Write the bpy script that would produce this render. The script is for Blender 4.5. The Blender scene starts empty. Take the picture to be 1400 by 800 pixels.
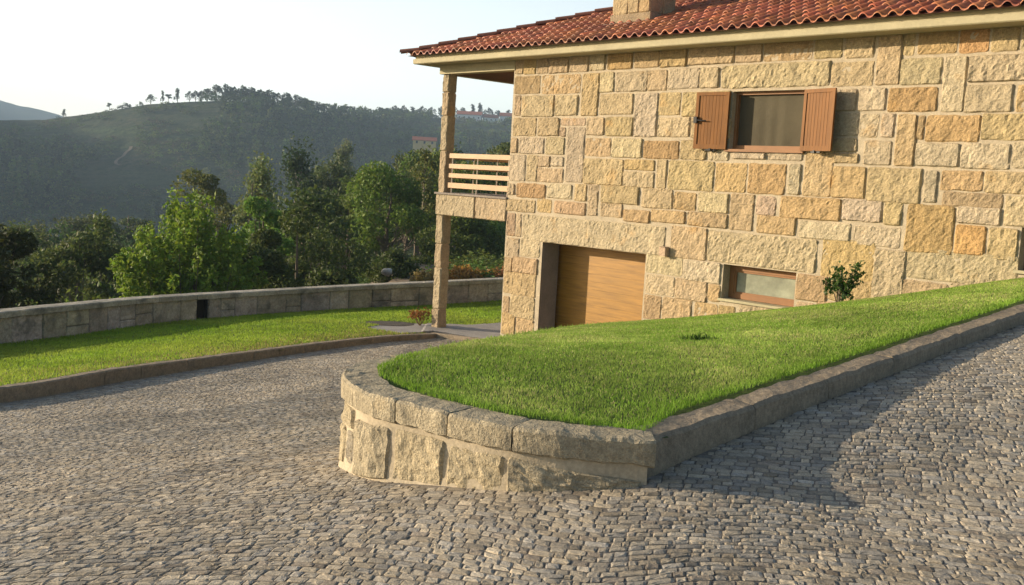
import bpy, math, random
import numpy as np
from mathutils import Matrix, Vector

random.seed(7)
rng = np.random.default_rng(11)
SC = bpy.context.scene
COL = SC.collection

# ------------------------------------------------------------------ camera
cam_d = bpy.data.cameras.new("camera"); cam = bpy.data.objects.new("camera", cam_d); COL.objects.link(cam)
cam_d.sensor_width = 36.0; cam_d.lens = 36.0; cam_d.clip_start = 0.1; cam_d.clip_end = 9000
PITCH = math.atan(157 / 1400.0); ROLL = 0.055
_up0 = Vector((0, math.sin(PITCH), math.cos(PITCH))); _fw = Vector((0, math.cos(PITCH), -math.sin(PITCH)))
_rt = Vector((1, 0, 0)) * math.cos(ROLL) + _up0 * math.sin(ROLL)
_up = _up0 * math.cos(ROLL) - Vector((1, 0, 0)) * math.sin(ROLL)
cam.matrix_world = Matrix(((_rt.x, _up.x, -_fw.x, 0), (_rt.y, _up.y, -_fw.y, 0), (_rt.z, _up.z, -_fw.z, 0), (0, 0, 0, 1)))
SC.camera = cam

# ------------------------------------------------------------------ light
SUN_EL = math.radians(12.5)
SUN_TRAVEL = Vector((0.985, -0.174, 0)).normalized() * math.cos(SUN_EL) + Vector((0, 0, -math.sin(SUN_EL)))
world = bpy.data.worlds.new("World"); SC.world = world; world.use_nodes = True
wn = world.node_tree; bg = wn.nodes["Background"]
sky = wn.nodes.new("ShaderNodeTexSky"); sky.sky_type = 'NISHITA'; sky.sun_disc = False
sky.sun_elevation = SUN_EL; sky.sun_rotation = math.radians(280.0)
sky.air_density = 1.0; sky.dust_density = 2.0; sky.ozone_density = 1.4; sky.altitude = 300
# bright evening mist low in the sky on the sunward side
wtc = wn.nodes.new("ShaderNodeTexCoord"); wsx = wn.nodes.new("ShaderNodeSeparateXYZ"); wn.links.new(wtc.outputs["Generated"], wsx.inputs[0])
def wmath(op, a, b, clamp=False):
    n = wn.nodes.new("ShaderNodeMath"); n.operation = op; n.use_clamp = clamp
    for i, v in ((0, a), (1, b)):
        if isinstance(v, (int, float)): n.inputs[i].default_value = v
        else: wn.links.new(v, n.inputs[i])
    return n.outputs[0]
w_h = wmath('POWER', wmath('SUBTRACT', 1.0, wmath('DIVIDE', wmath('ABSOLUTE', wsx.outputs[2], 0), .75), True), 2.0)
w_l = wmath('POWER', wmath('ADD', .5, wmath('ADD', wmath('MULTIPLY', wsx.outputs[0], -.36), wmath('MULTIPLY', wsx.outputs[1], .35)), True), 1.6)
w_m = wmath('MULTIPLY', wmath('MULTIPLY', w_h, w_l), 7.6)
wcol = wn.nodes.new("ShaderNodeMix"); wcol.data_type = 'RGBA'; wcol.blend_type = 'ADD'; wcol.inputs[0].default_value = 1
wsc = wn.nodes.new("ShaderNodeVectorMath"); wsc.operation = 'SCALE'; wsc.inputs[0].default_value = (1.0, .985, .95); wn.links.new(w_m, wsc.inputs[3])
wn.links.new(sky.outputs[0], wcol.inputs[6]); wn.links.new(wsc.outputs[0], wcol.inputs[7])
wn.links.new(wcol.outputs[2], bg.inputs[0]); bg.inputs[1].default_value = 0.094
sun_d = bpy.data.lights.new("sun", 'SUN'); sun_d.energy = 5.0; sun_d.angle = math.radians(0.55); sun_d.color = (1.0, 0.83, 0.60)
sun = bpy.data.objects.new("sun", sun_d); COL.objects.link(sun)
sun.rotation_euler = SUN_TRAVEL.to_track_quat('-Z', 'Y').to_euler()
SC.view_settings.view_transform = 'Standard'; SC.view_settings.look = 'None'
SC.view_settings.exposure = 0.88; SC.view_settings.gamma = 1.0; SC.view_settings.use_curve_mapping = False
SC.render.engine = 'CYCLES'
SC.cycles.max_bounces = 6; SC.cycles.diffuse_bounces = 3; SC.cycles.glossy_bounces = 2; SC.cycles.transmission_bounces = 4
SC.cycles.transparent_max_bounces = 6; SC.cycles.volume_bounces = 0
SC.cycles.use_fast_gi = False

# ------------------------------------------------------------------ helpers
def vnoise(p, seed=0):
    """value noise in 3-D, p (N,3) -> (N,) in -1..1"""
    p = np.asarray(p, float); i = np.floor(p).astype(np.int64); f = p - i; f = f * f * (3 - 2 * f)
    out = np.zeros(len(p))
    for dx in (0, 1):
        for dy in (0, 1):
            for dz in (0, 1):
                h = (i[:, 0] + dx) * 374761393 + (i[:, 1] + dy) * 668265263 + (i[:, 2] + dz) * 2147483647 + seed * 974634533
                h = (h ^ (h >> 13)) * 1274126177; h = h & 0xffffffff; h = (h ^ (h >> 16)) & 0xffff
                w = (f[:, 0] if dx else 1 - f[:, 0]) * (f[:, 1] if dy else 1 - f[:, 1]) * (f[:, 2] if dz else 1 - f[:, 2])
                out += w * (h / 32767.5 - 1)
    return out

def fbm(p, oct=3, seed=0):
    p = np.asarray(p, float); o = np.zeros(len(p)); a = 1.0
    for k in range(oct):
        o += a * vnoise(p * 2 ** k, seed + k); a *= 0.5
    return o

class MB:
    """collects vertices, faces, face colours and material slots for ONE mesh"""
    def __init__(s): s.v = []; s.q = []; s.t = []; s.qc = []; s.tc = []; s.qm = []; s.tm = []; s.n = 0
    def add(s, v, q=None, t=None, col=(1, 1, 1), mi=0):
        v = np.asarray(v, float).reshape(-1, 3)
        for F, L, C, Mi, k in ((q, s.q, s.qc, s.qm, 4), (t, s.t, s.tc, s.tm, 3)):
            if F is None or len(F) == 0: continue
            F = np.asarray(F, np.int64).reshape(-1, k) + s.n
            c = np.asarray(col, float)
            if c.ndim == 1: c = np.tile(c, (len(F), 1))
            L.append(F); C.append(c); Mi.append(np.full(len(F), mi))
        s.v.append(v); s.n += len(v)
    def box(s, a, b, col=(1, 1, 1), mi=0, fn=None):
        x0, y0, z0 = a; x1, y1, z1 = b
        v = np.array([(x, y, z) for z in (z0, z1) for y in (y0, y1) for x in (x0, x1)], float)
        if fn is not None: v = fn(v)
        s.add(v, [(0, 2, 3, 1), (4, 5, 7, 6), (0, 1, 5, 4), (2, 6, 7, 3), (0, 4, 6, 2), (1, 3, 7, 5)], col=col, mi=mi)
    def tube(s, pts, rad, seg=8, col=(1, 1, 1), mi=0, cap=True):
        pts = [np.array(p, float) for p in pts]
        if np.isscalar(rad): rad = [rad] * len(pts)
        V = []
        for i, p in enumerate(pts):
            d = pts[min(i + 1, len(pts) - 1)] - pts[max(i - 1, 0)]; d /= np.linalg.norm(d) + 1e-9
            a = np.cross(d, (0.31, 0.17, 0.93) if abs(d[2]) < .9 else (1, 0, 0)); a /= np.linalg.norm(a); b = np.cross(d, a)
            for k in range(seg):
                t = 2 * math.pi * k / seg; V.append(p + rad[i] * (a * math.cos(t) + b * math.sin(t)))
        Q = [(i * seg + k, i * seg + (k + 1) % seg, (i + 1) * seg + (k + 1) % seg, (i + 1) * seg + k) for i in range(len(pts) - 1) for k in range(seg)]
        T = []
        if cap:
            m = len(V); V += [pts[0], pts[-1]]; o = (len(pts) - 1) * seg
            for k in range(seg): T += [(m, (k + 1) % seg, k), (m + 1, o + k, o + (k + 1) % seg)]
        s.add(V, Q, T, col=col, mi=mi)
    def grid(s, V, nu, nv, col=(1, 1, 1), mi=0):
        i, j = np.meshgrid(np.arange(nu - 1), np.arange(nv - 1), indexing='ij'); a = (i * nv + j).ravel()
        s.add(V, np.stack([a, a + nv, a + nv + 1, a + 1], 1), col=col, mi=mi)
    def mesh(s, name, mats, origin=(0, 0, 0), smooth=False):
        v = np.concatenate(s.v) - np.asarray(origin, float)
        me = bpy.data.meshes.new(name)
        nq = sum(len(a) for a in s.q); nt = sum(len(a) for a in s.t)
        me.vertices.add(len(v)); me.vertices.foreach_set("co", v.astype(np.float32).ravel())
        idx = []; cols = []; mis = []
        if nq: idx.append(np.concatenate(s.q).ravel()); cols.append(np.repeat(np.concatenate(s.qc), 4, 0)); mis.append(np.concatenate(s.qm))
        if nt: idx.append(np.concatenate(s.t).ravel()); cols.append(np.repeat(np.concatenate(s.tc), 3, 0)); mis.append(np.concatenate(s.tm))
        idx = np.concatenate(idx); cols = np.concatenate(cols)
        me.loops.add(len(idx)); me.loops.foreach_set("vertex_index", idx.astype(np.int32))
        me.polygons.add(nq + nt)
        me.polygons.foreach_set("loop_start", np.concatenate([np.arange(nq) * 4, nq * 4 + np.arange(nt) * 3]).astype(np.int32))
        me.polygons.foreach_set("material_index", np.concatenate(mis).astype(np.int32))
        me.polygons.foreach_set("use_smooth", np.full(nq + nt, bool(smooth)))
        ca = me.color_attributes.new("Col", 'FLOAT_COLOR', 'CORNER')
        ca.data.foreach_set("color", np.concatenate([cols, np.ones((len(cols), 1))], 1).astype(np.float32).ravel())
        for m in (mats if isinstance(mats, (list, tuple)) else [mats]): me.materials.append(m)
        me.update(); me.validate()
        return me
    def build(s, name, mats, parent=None, smooth=False, origin=None):
        origin = WORLD[parent.name] if parent is not None else (origin or (0, 0, 0))
        o = bpy.data.objects.new(name, s.mesh(name, mats, origin, smooth)); COL.objects.link(o)
        if parent is not None: o.parent = parent
        else: o.location = origin
        WORLD[o.name] = tuple(origin)
        return o
WORLD = {}

def tag(o, label=None, cat=None, group=None, kind=None):
    if label: o['label'] = label
    if cat: o['category'] = cat
    if group: o['group'] = group
    if kind: o['kind'] = kind
    return o

def thing(name, loc, label, cat, group=None):
    o = bpy.data.objects.new(name, None); COL.objects.link(o); o.location = loc; o.empty_display_size = 0.3
    WORLD[o.name] = tuple(loc)
    return tag(o, label, cat, group)

def copy_thing(src, loc, rot=0, scale=(1, 1, 1), label=None, group=None):
    r = src.copy(); COL.objects.link(r); r.location = loc; r.rotation_euler = (0, 0, rot); r.scale = scale
    WORLD[r.name] = tuple(loc)
    if label: r['label'] = label
    if group: r['group'] = group
    for ch in list(src.children):
        c = ch.copy(); COL.objects.link(c); c.parent = r
    return r

# ------------------------------------------------------------------ materials
def mat(name, base=None, rough=0.85, var=((6, .25),), bump=((40, .3, .01),), spec=0.3, tint=None, attr=False, trans=0.0, objrand=0.0, metallic=0.0, wave=None):
    """base colour (or the mesh colour attribute) times noise, plus noise bumps"""
    m = bpy.data.materials.new(name); m.use_nodes = True; nt = m.node_tree; N = nt.nodes; Lk = nt.links
    b = N["Principled BSDF"]; b.inputs["Roughness"].default_value = rough
    b.inputs["Specular IOR Level"].default_value = spec; b.inputs["Metallic"].default_value = metallic
    tc = N.new("ShaderNodeTexCoord")
    if attr:
        a = N.new("ShaderNodeVertexColor"); a.layer_name = "Col"; cur = a.outputs[0]
    else:
        a = N.new("ShaderNodeRGB"); a.outputs[0].default_value = (*base, 1); cur = a.outputs[0]
    for sc, amt in var:
        nz = N.new("ShaderNodeTexNoise"); nz.inputs["Scale"].default_value = sc; nz.inputs["Detail"].default_value = 5; nz.inputs["Roughness"].default_value = .65
        Lk.new(tc.outputs["Object"], nz.inputs["Vector"])
        mr = N.new("ShaderNodeMapRange"); mr.inputs[1].default_value = .3; mr.inputs[2].default_value = .7
        mr.inputs[3].default_value = 1 - amt; mr.inputs[4].default_value = 1 + amt; Lk.new(nz.outputs[0], mr.inputs[0])
        mx = N.new("ShaderNodeMix"); mx.data_type = 'RGBA'; mx.blend_type = 'MULTIPLY'; mx.inputs[0].default_value = 1
        Lk.new(cur, mx.inputs[6]); Lk.new(mr.outputs[0], mx.inputs[7]); cur = mx.outputs[2]
    if tint:   # a second stain colour in blotches: (colour, noise scale, threshold, strength)
        for (tc_, sc, th, st) in tint:
            nz = N.new("ShaderNodeTexNoise"); nz.inputs["Scale"].default_value = sc; nz.inputs["Detail"].default_value = 6; nz.inputs["Roughness"].default_value = .6
            Lk.new(tc.outputs["Object"], nz.inputs["Vector"])
            mr = N.new("ShaderNodeMapRange"); mr.inputs[1].default_value = th; mr.inputs[2].default_value = th + .14; mr.inputs[3].default_value = 0; mr.inputs[4].default_value = st
            Lk.new(nz.outputs[0], mr.inputs[0])
            mx = N.new("ShaderNodeMix"); mx.data_type = 'RGBA'; Lk.new(mr.outputs[0], mx.inputs[0]); Lk.new(cur, mx.inputs[6]); mx.inputs[7].default_value = (*tc_, 1); cur = mx.outputs[2]
    if wave:   # wood grain: (axis scale vector, amount)
        mp = N.new("ShaderNodeMapping"); mp.inputs["Scale"].default_value = wave[0]; Lk.new(tc.outputs["Object"], mp.inputs[0])
        nz = N.new("ShaderNodeTexNoise"); nz.inputs["Scale"].default_value = 1; nz.inputs["Detail"].default_value = 6; Lk.new(mp.outputs[0], nz.inputs["Vector"])
        mr = N.new("ShaderNodeMapRange"); mr.inputs[1].default_value = .3; mr.inputs[2].default_value = .7; mr.inputs[3].default_value = 1 - wave[1]; mr.inputs[4].default_value = 1 + wave[1]; Lk.new(nz.outputs[0], mr.inputs[0])
        mx = N.new("ShaderNodeMix"); mx.data_type = 'RGBA'; mx.blend_type = 'MULTIPLY'; mx.inputs[0].default_value = 1
        Lk.new(cur, mx.inputs[6]); Lk.new(mr.outputs[0], mx.inputs[7]); cur = mx.outputs[2]
    if objrand:
        oi = N.new("ShaderNodeObjectInfo"); hs = N.new("ShaderNodeHueSaturation")
        m1 = N.new("ShaderNodeMapRange"); m1.inputs[3].default_value = .5 - .06 * objrand; m1.inputs[4].default_value = .5 + .03 * objrand; Lk.new(oi.outputs["Random"], m1.inputs[0])
        ml = N.new("ShaderNodeMath"); ml.operation = 'MULTIPLY'; ml.inputs[1].default_value = 7.13; fr = N.new("ShaderNodeMath"); fr.operation = 'FRACT'
        Lk.new(oi.outputs["Random"], ml.inputs[0]); Lk.new(ml.outputs[0], fr.inputs[0])
        m2 = N.new("ShaderNodeMapRange"); m2.inputs[3].default_value = 1 - .35 * objrand; m2.inputs[4].default_value = 1 + .35 * objrand; Lk.new(fr.outputs[0], m2.inputs[0])
        Lk.new(m1.outputs[0], hs.inputs[0]); Lk.new(m2.outputs[0], hs.inputs[2]); Lk.new(cur, hs.inputs[4]); cur = hs.outputs[0]
    Lk.new(cur, b.inputs["Base Color"])
    prev = None
    for sc, st, dist in bump:
        nz = N.new("ShaderNodeTexNoise"); nz.inputs["Scale"].default_value = sc; nz.inputs["Detail"].default_value = 4; nz.inputs["Roughness"].default_value = .6
        Lk.new(tc.outputs["Object"], nz.inputs["Vector"])
        bp = N.new("ShaderNodeBump"); bp.inputs["Strength"].default_value = st; bp.inputs["Distance"].default_value = dist; Lk.new(nz.outputs[0], bp.inputs["Height"])
        if prev is not None: Lk.new(prev, bp.inputs["Normal"])
        prev = bp.outputs[0]
    if prev is not None: Lk.new(prev, b.inputs["Normal"])
    if trans > 0:
        tr = N.new("ShaderNodeBsdfTranslucent"); ms = N.new("ShaderNodeMixShader"); ms.inputs[0].default_value = trans
        Lk.new(cur, tr.inputs[0]); Lk.new(b.outputs[0], ms.inputs[1]); Lk.new(tr.outputs[0], ms.inputs[2])
        Lk.new(ms.outputs[0], N["Material Output"].inputs["Surface"])
    return m

M_STONE = mat("granite_blocks", attr=True, rough=.9, var=((3.5, .16), (22, .22), (60, .22)), bump=((26, .75, .035), (70, .6, .014)), tint=[((.50, .27, .07), 1.7, .62, .5), ((.25, .21, .16), 2.6, .68, .35)])
M_MORTAR = mat("lime_mortar", (.42, .35, .245), var=((5, .15), (40, .15)), bump=((60, .4, .01),))
M_GSTONE = mat("garden_granite", attr=True, rough=.92, var=((4, .18), (30, .25), (95, .28)), bump=((22, .55, .03), (60, .8, .02), (140, .6, .007)), tint=[((.10, .095, .08), 3.1, .56, .55), ((.42, .29, .13), 2.0, .62, .4)])
M_KERB = mat("kerb_granite", (.24, .20, .15), rough=.92, var=((3, .25), (26, .28), (90, .25)), bump=((24, .6, .025), (90, .5, .01)), tint=[((.10, .09, .075), 4, .56, .6)])
M_OLDWALL = mat("weathered_granite", attr=True, rough=.95, var=((2.2, .3), (18, .25), (70, .2)), bump=((18, .6, .03), (70, .5, .012)), tint=[((.075, .075, .065), 1.6, .52, .65), ((.12, .14, .07), 5, .64, .4)])
M_COBBLE = mat("granite_setts", attr=True, rough=.88, var=((.5, .16), (1.8, .16), (28, .16), (75, .24), (170, .22)), bump=((40, .5, .010), (110, .6, .006)), spec=.25)
M_JOINT = mat("joint_sand", (.155, .135, .112), rough=.97, var=((3, .3), (60, .3)), bump=((70, .5, .01),))
M_SOIL = mat("lawn_soil", (.085, .115, .025), rough=1, var=((8, .3), (60, .3)), bump=((60, .7, .02),))
M_GRASS = mat("grass_blades", attr=True, rough=.6, var=((.7, .25), (3.5, .22)), bump=(), trans=.45, spec=.2)
M_PAVE = mat("porch_slabs", (.30, .275, .25), rough=.85, var=((2, .2), (30, .25)), bump=((40, .4, .008),))
M_TILE = mat("clay_tiles", attr=True, rough=.55, var=((2.0, .15), (25, .18)), bump=((70, .25, .004),), spec=.45, tint=[((.13, .045, .03), 1.4, .58, .5), ((.22, .16, .09), 9, .66, .35)])
M_RENDER = mat("cornice_render", (.41, .36, .225), rough=.8, var=((1.5, .12), (20, .08)), bump=((50, .2, .004),))
M_CEIL = mat("brown_boards", (.16, .075, .035), rough=.7, var=((4, .2),), bump=((30, .2, .003),))
M_GDOOR = mat("oak_garage_panels", (.30, .150, .020), rough=.45, var=((.8, .1),), bump=((60, .08, .002),), wave=((2.0, 2.0, 26.0), .22), spec=.4)
M_SHUT = mat("shutter_wood", (.19, .078, .0165), rough=.6, var=((.9, .1),), bump=(), wave=((30, 30, 2.5), .2), spec=.2)
M_FRAME = mat("window_frame_wood", (.25, .115, .04), rough=.6, var=((2, .15),), bump=((60, .1, .002),), spec=.4)
M_RAIL = mat("pale_railing_wood", (.42, .25, .115), rough=.5, var=((3, .12),), bump=((60, .1, .002),), spec=.4)
M_SCREEN = mat("insect_screen", (.078, .066, .040), rough=.8, var=((.9, .18),), bump=((3, .3, .05),), spec=.2)
M_DARKIN = mat("dark_interior", (.02, .018, .016), rough=.9, var=(), bump=())
M_FROST = mat("frosted_pane", (.235, .245, .18), rough=.25, var=((2.2, .35), (5, .15)), bump=((1.6, .15, .05),), spec=.5)
M_METAL = mat("steel_rod", (.55, .47, .38), rough=.35, var=((5, .1),), bump=(), metallic=.7)
M_IRON = mat("black_iron", (.02, .02, .02), rough=.5, var=((9, .2),), bump=())
M_CEMENT = mat("bare_concrete", (.24, .205, .175), rough=.9, var=((2, .2), (30, .12)), bump=((40, .4, .006),))
M_WHITE = mat("white_plaster", (.78, .77, .73), rough=.7, var=((1, .06),), bump=((20, .1, .004),))
M_BARK = mat("bark", attr=True, rough=.95, var=((6, .3), (40, .25)), bump=((25, .8, .04),))
M_LEAF = mat("leaves", attr=True, rough=.55, var=(), bump=(), trans=.40, objrand=.6, spec=.25)
M_LEAFN = mat("near_leaves", attr=True, rough=.5, var=(), bump=(), trans=.42, spec=.3)
M_YELLOW = mat("yellow_plaster", (.62, .45, .20), rough=.8, var=((.3, .1),), bump=())
M_REDROOF = mat("red_roof", (.34, .10, .05), rough=.8, var=((.4, .2),), bump=())
M_GLASS = mat("dark_window_glass", (.03, .035, .04), rough=.1, var=(), bump=(), spec=.6)
M_DIRT = mat("track_earth", (.15, .115, .08), rough=1, var=((.2, .2), (2, .15)), bump=())
M_LICHEN = mat("pale_boulder", (.36, .34, .30), rough=.95, var=((3, .3),), bump=((9, .6, .05),))

# ------------------------------------------------------------------ smooth height surfaces
class Surf:
    """thin-plate surface through (x, y, z) points"""
    def __init__(s, pts, lam=1e-3):
        P = np.array(pts, float); s.P = P[:, :2]; n = len(P)
        K = s.k(np.linalg.norm(s.P[:, None] - s.P[None], axis=2)) + lam * np.eye(n)
        Q = np.c_[np.ones(n), s.P]; A = np.block([[K, Q], [Q.T, np.zeros((3, 3))]])
        s.w = np.linalg.solve(A, np.r_[P[:, 2], 0, 0, 0])
    @staticmethod
    def k(r): return np.where(r > 1e-9, r * r * np.log(np.maximum(r, 1e-9)), 0)
    def __call__(s, x, y):
        x = np.atleast_1d(np.asarray(x, float)); y = np.atleast_1d(np.asarray(y, float)); sh = x.shape
        q = np.stack([x.ravel(), y.ravel()], 1); o = np.empty(len(q))
        for i in range(0, len(q), 20000):
            c = q[i:i + 20000]; o[i:i + 20000] = s.k(np.linalg.norm(c[:, None] - s.P[None], axis=2)) @ s.w[:-3] + s.w[-3] + c @ s.w[-2:]
        return o.reshape(sh)

def inpoly(x, y, poly):
    x = np.asarray(x, float); y = np.asarray(y, float); ins = np.zeros(x.shape, bool); n = len(poly); j = n - 1
    for i in range(n):
        xi, yi = poly[i]; xj, yj = poly[j]
        c = ((yi > y) != (yj > y)) & (x < (xj - xi) * (y - yi) / ((yj - yi) + 1e-12) + xi); ins ^= c; j = i
    return ins

def smooth_path(pts, n):
    """Catmull-Rom through the points, n samples, even arc length"""
    P = np.array(pts, float); Q = np.vstack([2 * P[0] - P[1], P, 2 * P[-1] - P[-2]]); out = []
    for i in range(1, len(Q) - 2):
        for t in np.linspace(0, 1, 24, endpoint=False):
            a, b, c, d = Q[i - 1:i + 3]
            out.append(.5 * ((2 * b) + (c - a) * t + (2 * a - 5 * b + 4 * c - d) * t * t + (3 * b - a - 3 * c + d) * t ** 3))
    out.append(P[-1]); out = np.array(out); L = np.r_[0, np.cumsum(np.linalg.norm(np.diff(out[:, :2], axis=0), axis=1))]
    u = np.linspace(0, L[-1], n); return np.stack([np.interp(u, L, out[:, k]) for k in range(out.shape[1])], 1), L[-1]

class Path:
    def __init__(s, pts, straight=False):
        if straight:
            P = np.array(pts, float); L = np.r_[0, np.cumsum(np.linalg.norm(np.diff(P[:, :2], axis=0), axis=1))]; s.n = 400; s.L = L[-1]
            u = np.linspace(0, s.L, s.n); s.p = np.stack([np.interp(u, L, P[:, k]) for k in range(P.shape[1])], 1)
        else:
            s.n = 400; s.p, s.L = smooth_path(pts, s.n)
        d = np.gradient(s.p[:, :2], axis=0); d /= np.linalg.norm(d, axis=1)[:, None]; s.nr = np.stack([d[:, 1], -d[:, 0]], 1)  # right-hand side
    def at(s, u):
        t = np.clip(np.asarray(u) / s.L, 0, 1) * (s.n - 1); i = np.arange(s.n)
        p = np.stack([np.interp(t, i, s.p[:, k]) for k in range(s.p.shape[1])], -1); nr = np.stack([np.interp(t, i, s.nr[:, k]) for k in range(2)], -1)
        return p, nr / np.linalg.norm(nr, axis=-1, keepdims=True)

def sweep_stone(mb, path, u0, u1, sec, col, amp=.012, nscale=9, seg=None, seed=0, mi=0, zcol=2):
    """one stone swept along a path between u0 and u1; sec = closed outline of (offset to the right, height above path z)"""
    S = []
    for i in range(len(sec)):
        a = np.array(sec[i], float); b = np.array(sec[(i + 1) % len(sec)], float); m = max(1, int(np.linalg.norm(b - a) / .04))
        for t in range(m): S.append(a + (b - a) * t / m)
    S = np.array(S); ns = len(S); seg = seg or max(2, int((u1 - u0) / .06)); c = S.mean(0)
    us = np.linspace(u0, u1, seg + 1); V = []
    for i, u in enumerate(us):
        p, nr = path.at(u); e = min(i, seg - i); k = .965 if e == 0 else 1.0
        s2 = c + (S - c) * k
        V.append(np.stack([p[0] + nr[0] * s2[:, 0], p[1] + nr[1] * s2[:, 0], p[zcol] + s2[:, 1]], 1))
    V = np.array(V).reshape(-1, 3); C = np.array([path.at(u)[0][:3] for u in us])
    cen = np.repeat(C, ns, 0); cen[:, 2] += c[1]
    d = V - cen; d /= np.linalg.norm(d, axis=1)[:, None] + 1e-9
    V = V + d * (amp * fbm(V * nscale, 3, seed))[:, None]
    i, j = np.meshgrid(np.arange(seg), np.arange(ns), indexing='ij'); j2 = (j + 1) % ns
    q = np.stack([i * ns + j, i * ns + j2, (i + 1) * ns + j2, (i + 1) * ns + j], -1).reshape(-1, 4)
    m = len(V); V = np.vstack([V, V[:ns].mean(0), V[-ns:].mean(0)]); k = np.arange(ns); k2 = (k + 1) % ns
    t = np.vstack([np.stack([np.full(ns, m), k2, k], 1), np.stack([np.full(ns, m + 1), seg * ns + k, seg * ns + k2], 1)])
    mb.add(V, q, t, col=col, mi=mi)
# ------------------------------------------------------------------ ground levels (metres; eye level is z = 0)
KERB_R = [(0.78, 5.47), (1.22, 5.99), (1.87, 6.67), (2.68, 7.54), (3.72, 8.64), (5.09, 10.10), (7.6, 12.78), (9.2, 14.5)]
KERB_R_BASE = [-1.60, -1.55, -1.465, -1.385, -1.28, -1.16, -.93, -.80]
KERB_R_TOP = [-1.375, -1.365, -1.31, -1.25, -1.155, -1.04, -.81, -.68]
KERB_L = [(-8.4, 5.5), (-7.4, 9.5), (-6.38, 12.65), (-5.92, 14.99), (-5.02, 17.53), (-3.87, 20.14), (-2.75, 22.0), (-1.72, 23.25)]
KERB_L_BASE = [-2.45, -2.8, -3.15, -3.35, -3.50, -3.62, -3.68, -3.72]
KERB_L_H = [.21, .21, .205, .215, .185, .155, .13, .09]
RW_BASE = [(.80, 5.42, -1.60), (.62, 5.42, -1.63), (.04, 5.53, -1.72), (-.41, 5.76, -1.80), (-.72, 6.03, -1.87), (-.97, 6.36, -1.92), (-1.0, 6.85, -1.98), (-.93, 7.3, -2.03), (-.72, 7.9, -2.10), (-.35, 8.6, -2.2)]
RW_TOP = [(.82, 5.38, -1.36), (.68, 5.385, -1.356), (.07, 5.50, -1.354), (-.54, 5.93, -1.354), (-.86, 6.20, -1.354), (-1.06, 6.62, -1.354), (-1.07, 6.98, -1.356), (-.95, 7.42, -1.37), (-.73, 7.85, -1.40), (-.35, 8.5, -1.52)]
CREST = [(-.62, 7.95, -1.375), (-.03, 10, -1.56), (.54, 12, -1.75), (1.12, 14, -1.96), (1.69, 16, -2.19), (2.2, 17.8, -2.42), (2.62, 19.25, -2.60)]
WALL_L = [(2.59, 19.22, -2.58), (3.23, 18.54, -2.40), (3.87, 17.85, -2.21), (4.37, 17.31, -2.05), (4.75, 16.9, -1.95), (5.24, 16.37, -1.79), (5.70, 15.88, -1.58), (6.17, 15.38, -1.40), (6.68, 14.83, -1.22), (7.09, 14.39, -1.04), (8.4, 13.0, -.85)]
FENCE = [(-12.3, 8.5, -3.35, .66), (-11.4, 13, -3.5, .66), (-9.83, 19.5, -3.77, .67), (-9.27, 21.2, -3.84, .69), (-8.38, 24, -3.92, .66), (-6.91, 26.8, -4.02, .66), (-4.67, 28.6, -3.96, .68), (-2.42, 29.7, -3.86, .70), (-.21, 31, -3.74, .68), (3.5, 34, -3.7, .68)]

road_z = Surf([(x, y, z) for (x, y), z in zip(KERB_R, KERB_R_BASE)] + [(x, y, z) for (x, y), z in zip(KERB_L, KERB_L_BASE)] + RW_BASE + [
    (0, 0, -1.6), (0, 3, -1.64), (2.2, 4.2, -1.56), (1.85, 5.3, -1.60), (-2.5, 4, -1.9), (-3, 1.5, -1.75), (4, 2, -1.42), (3.6, 6.2, -1.44), (6, 6, -1.2), (8.5, 9, -.95), (10, 11, -.8),
    (.3, 12, -2.62), (-.4, 10, -2.38), (-3.5, 12, -2.95), (-5, 8.5, -2.62), (.9, 21.4, -3.6), (2.3, 20.2, -3.58), (-1.8, 24, -3.68), (-.1, 22.8, -3.62), (1.2, 16, -3.1), (-2, 17, -3.3), (-4.5, 3, -1.95), (0, -4, -1.4)], lam=2e-3)
kr_in = [(x - .16, y + .17) for (x, y) in KERB_R]
lawn_z = Surf([(x, y, z + .005) for (x, y), z in zip(kr_in, KERB_R_TOP)] + CREST + WALL_L + [
    (.84, 5.5, -1.36), (.5, 5.64, -1.355), (.04, 5.8, -1.35), (-.29, 6.04, -1.35), (-.56, 6.3, -1.35), (-.80, 6.68, -1.35), (-.85, 6.95, -1.35), (-.76, 7.43, -1.355)], lam=1e-3)
lower_z = Surf([(x + .0, y, z + h - .03) for (x, y), z, h in zip(KERB_L, KERB_L_BASE, KERB_L_H)] + [(x, y, z + .02) for x, y, z, h in FENCE] + [(-2.6, 24.2, -3.62), (0, 26, -3.66)], lam=2e-3)

UP_POLY = [(.78, 5.60), (.5, 5.60), (.03, 5.76), (-.32, 6.0), (-.60, 6.27), (-.85, 6.66), (-.90, 6.96), (-.80, 7.45)] + [(c[0], c[1]) for c in CREST] + [(c[0] + .1, c[1] + .1) for c in WALL_L[1:]] + [(kr_in[7][0], kr_in[7][1]), kr_in[6], kr_in[5], kr_in[4], kr_in[3], kr_in[2], kr_in[1]]
BLOCK_POLY = [(a, b) for a, b, c in RW_BASE] + [(c[0] - .4, c[1] + .1) for c in CREST[1:]] + [(c[0] + .2, c[1] + .2) for c in WALL_L[1:]] + KERB_R[::-1][:-1]
LOW_POLY = [(x - .08, y + .04) for x, y in KERB_L] + [(-1.3, 24.2), (-.2, 25.2), (2.2, 26.8), (3.5, 33.9)] + [(x, y) for x, y, z, h in FENCE[::-1]][1:]
ROAD_POLY = KERB_L + [(-.9, 22.9), (3.2, 20.6), (2.75, 19.3)] + [(c[0] - .4, c[1] + .1) for c in CREST[::-1][:-1]] + [(a, b) for a, b, c in RW_BASE[::-1]] + KERB_R + [(13, 12), (13, -5), (-9.5, -5)]

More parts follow.
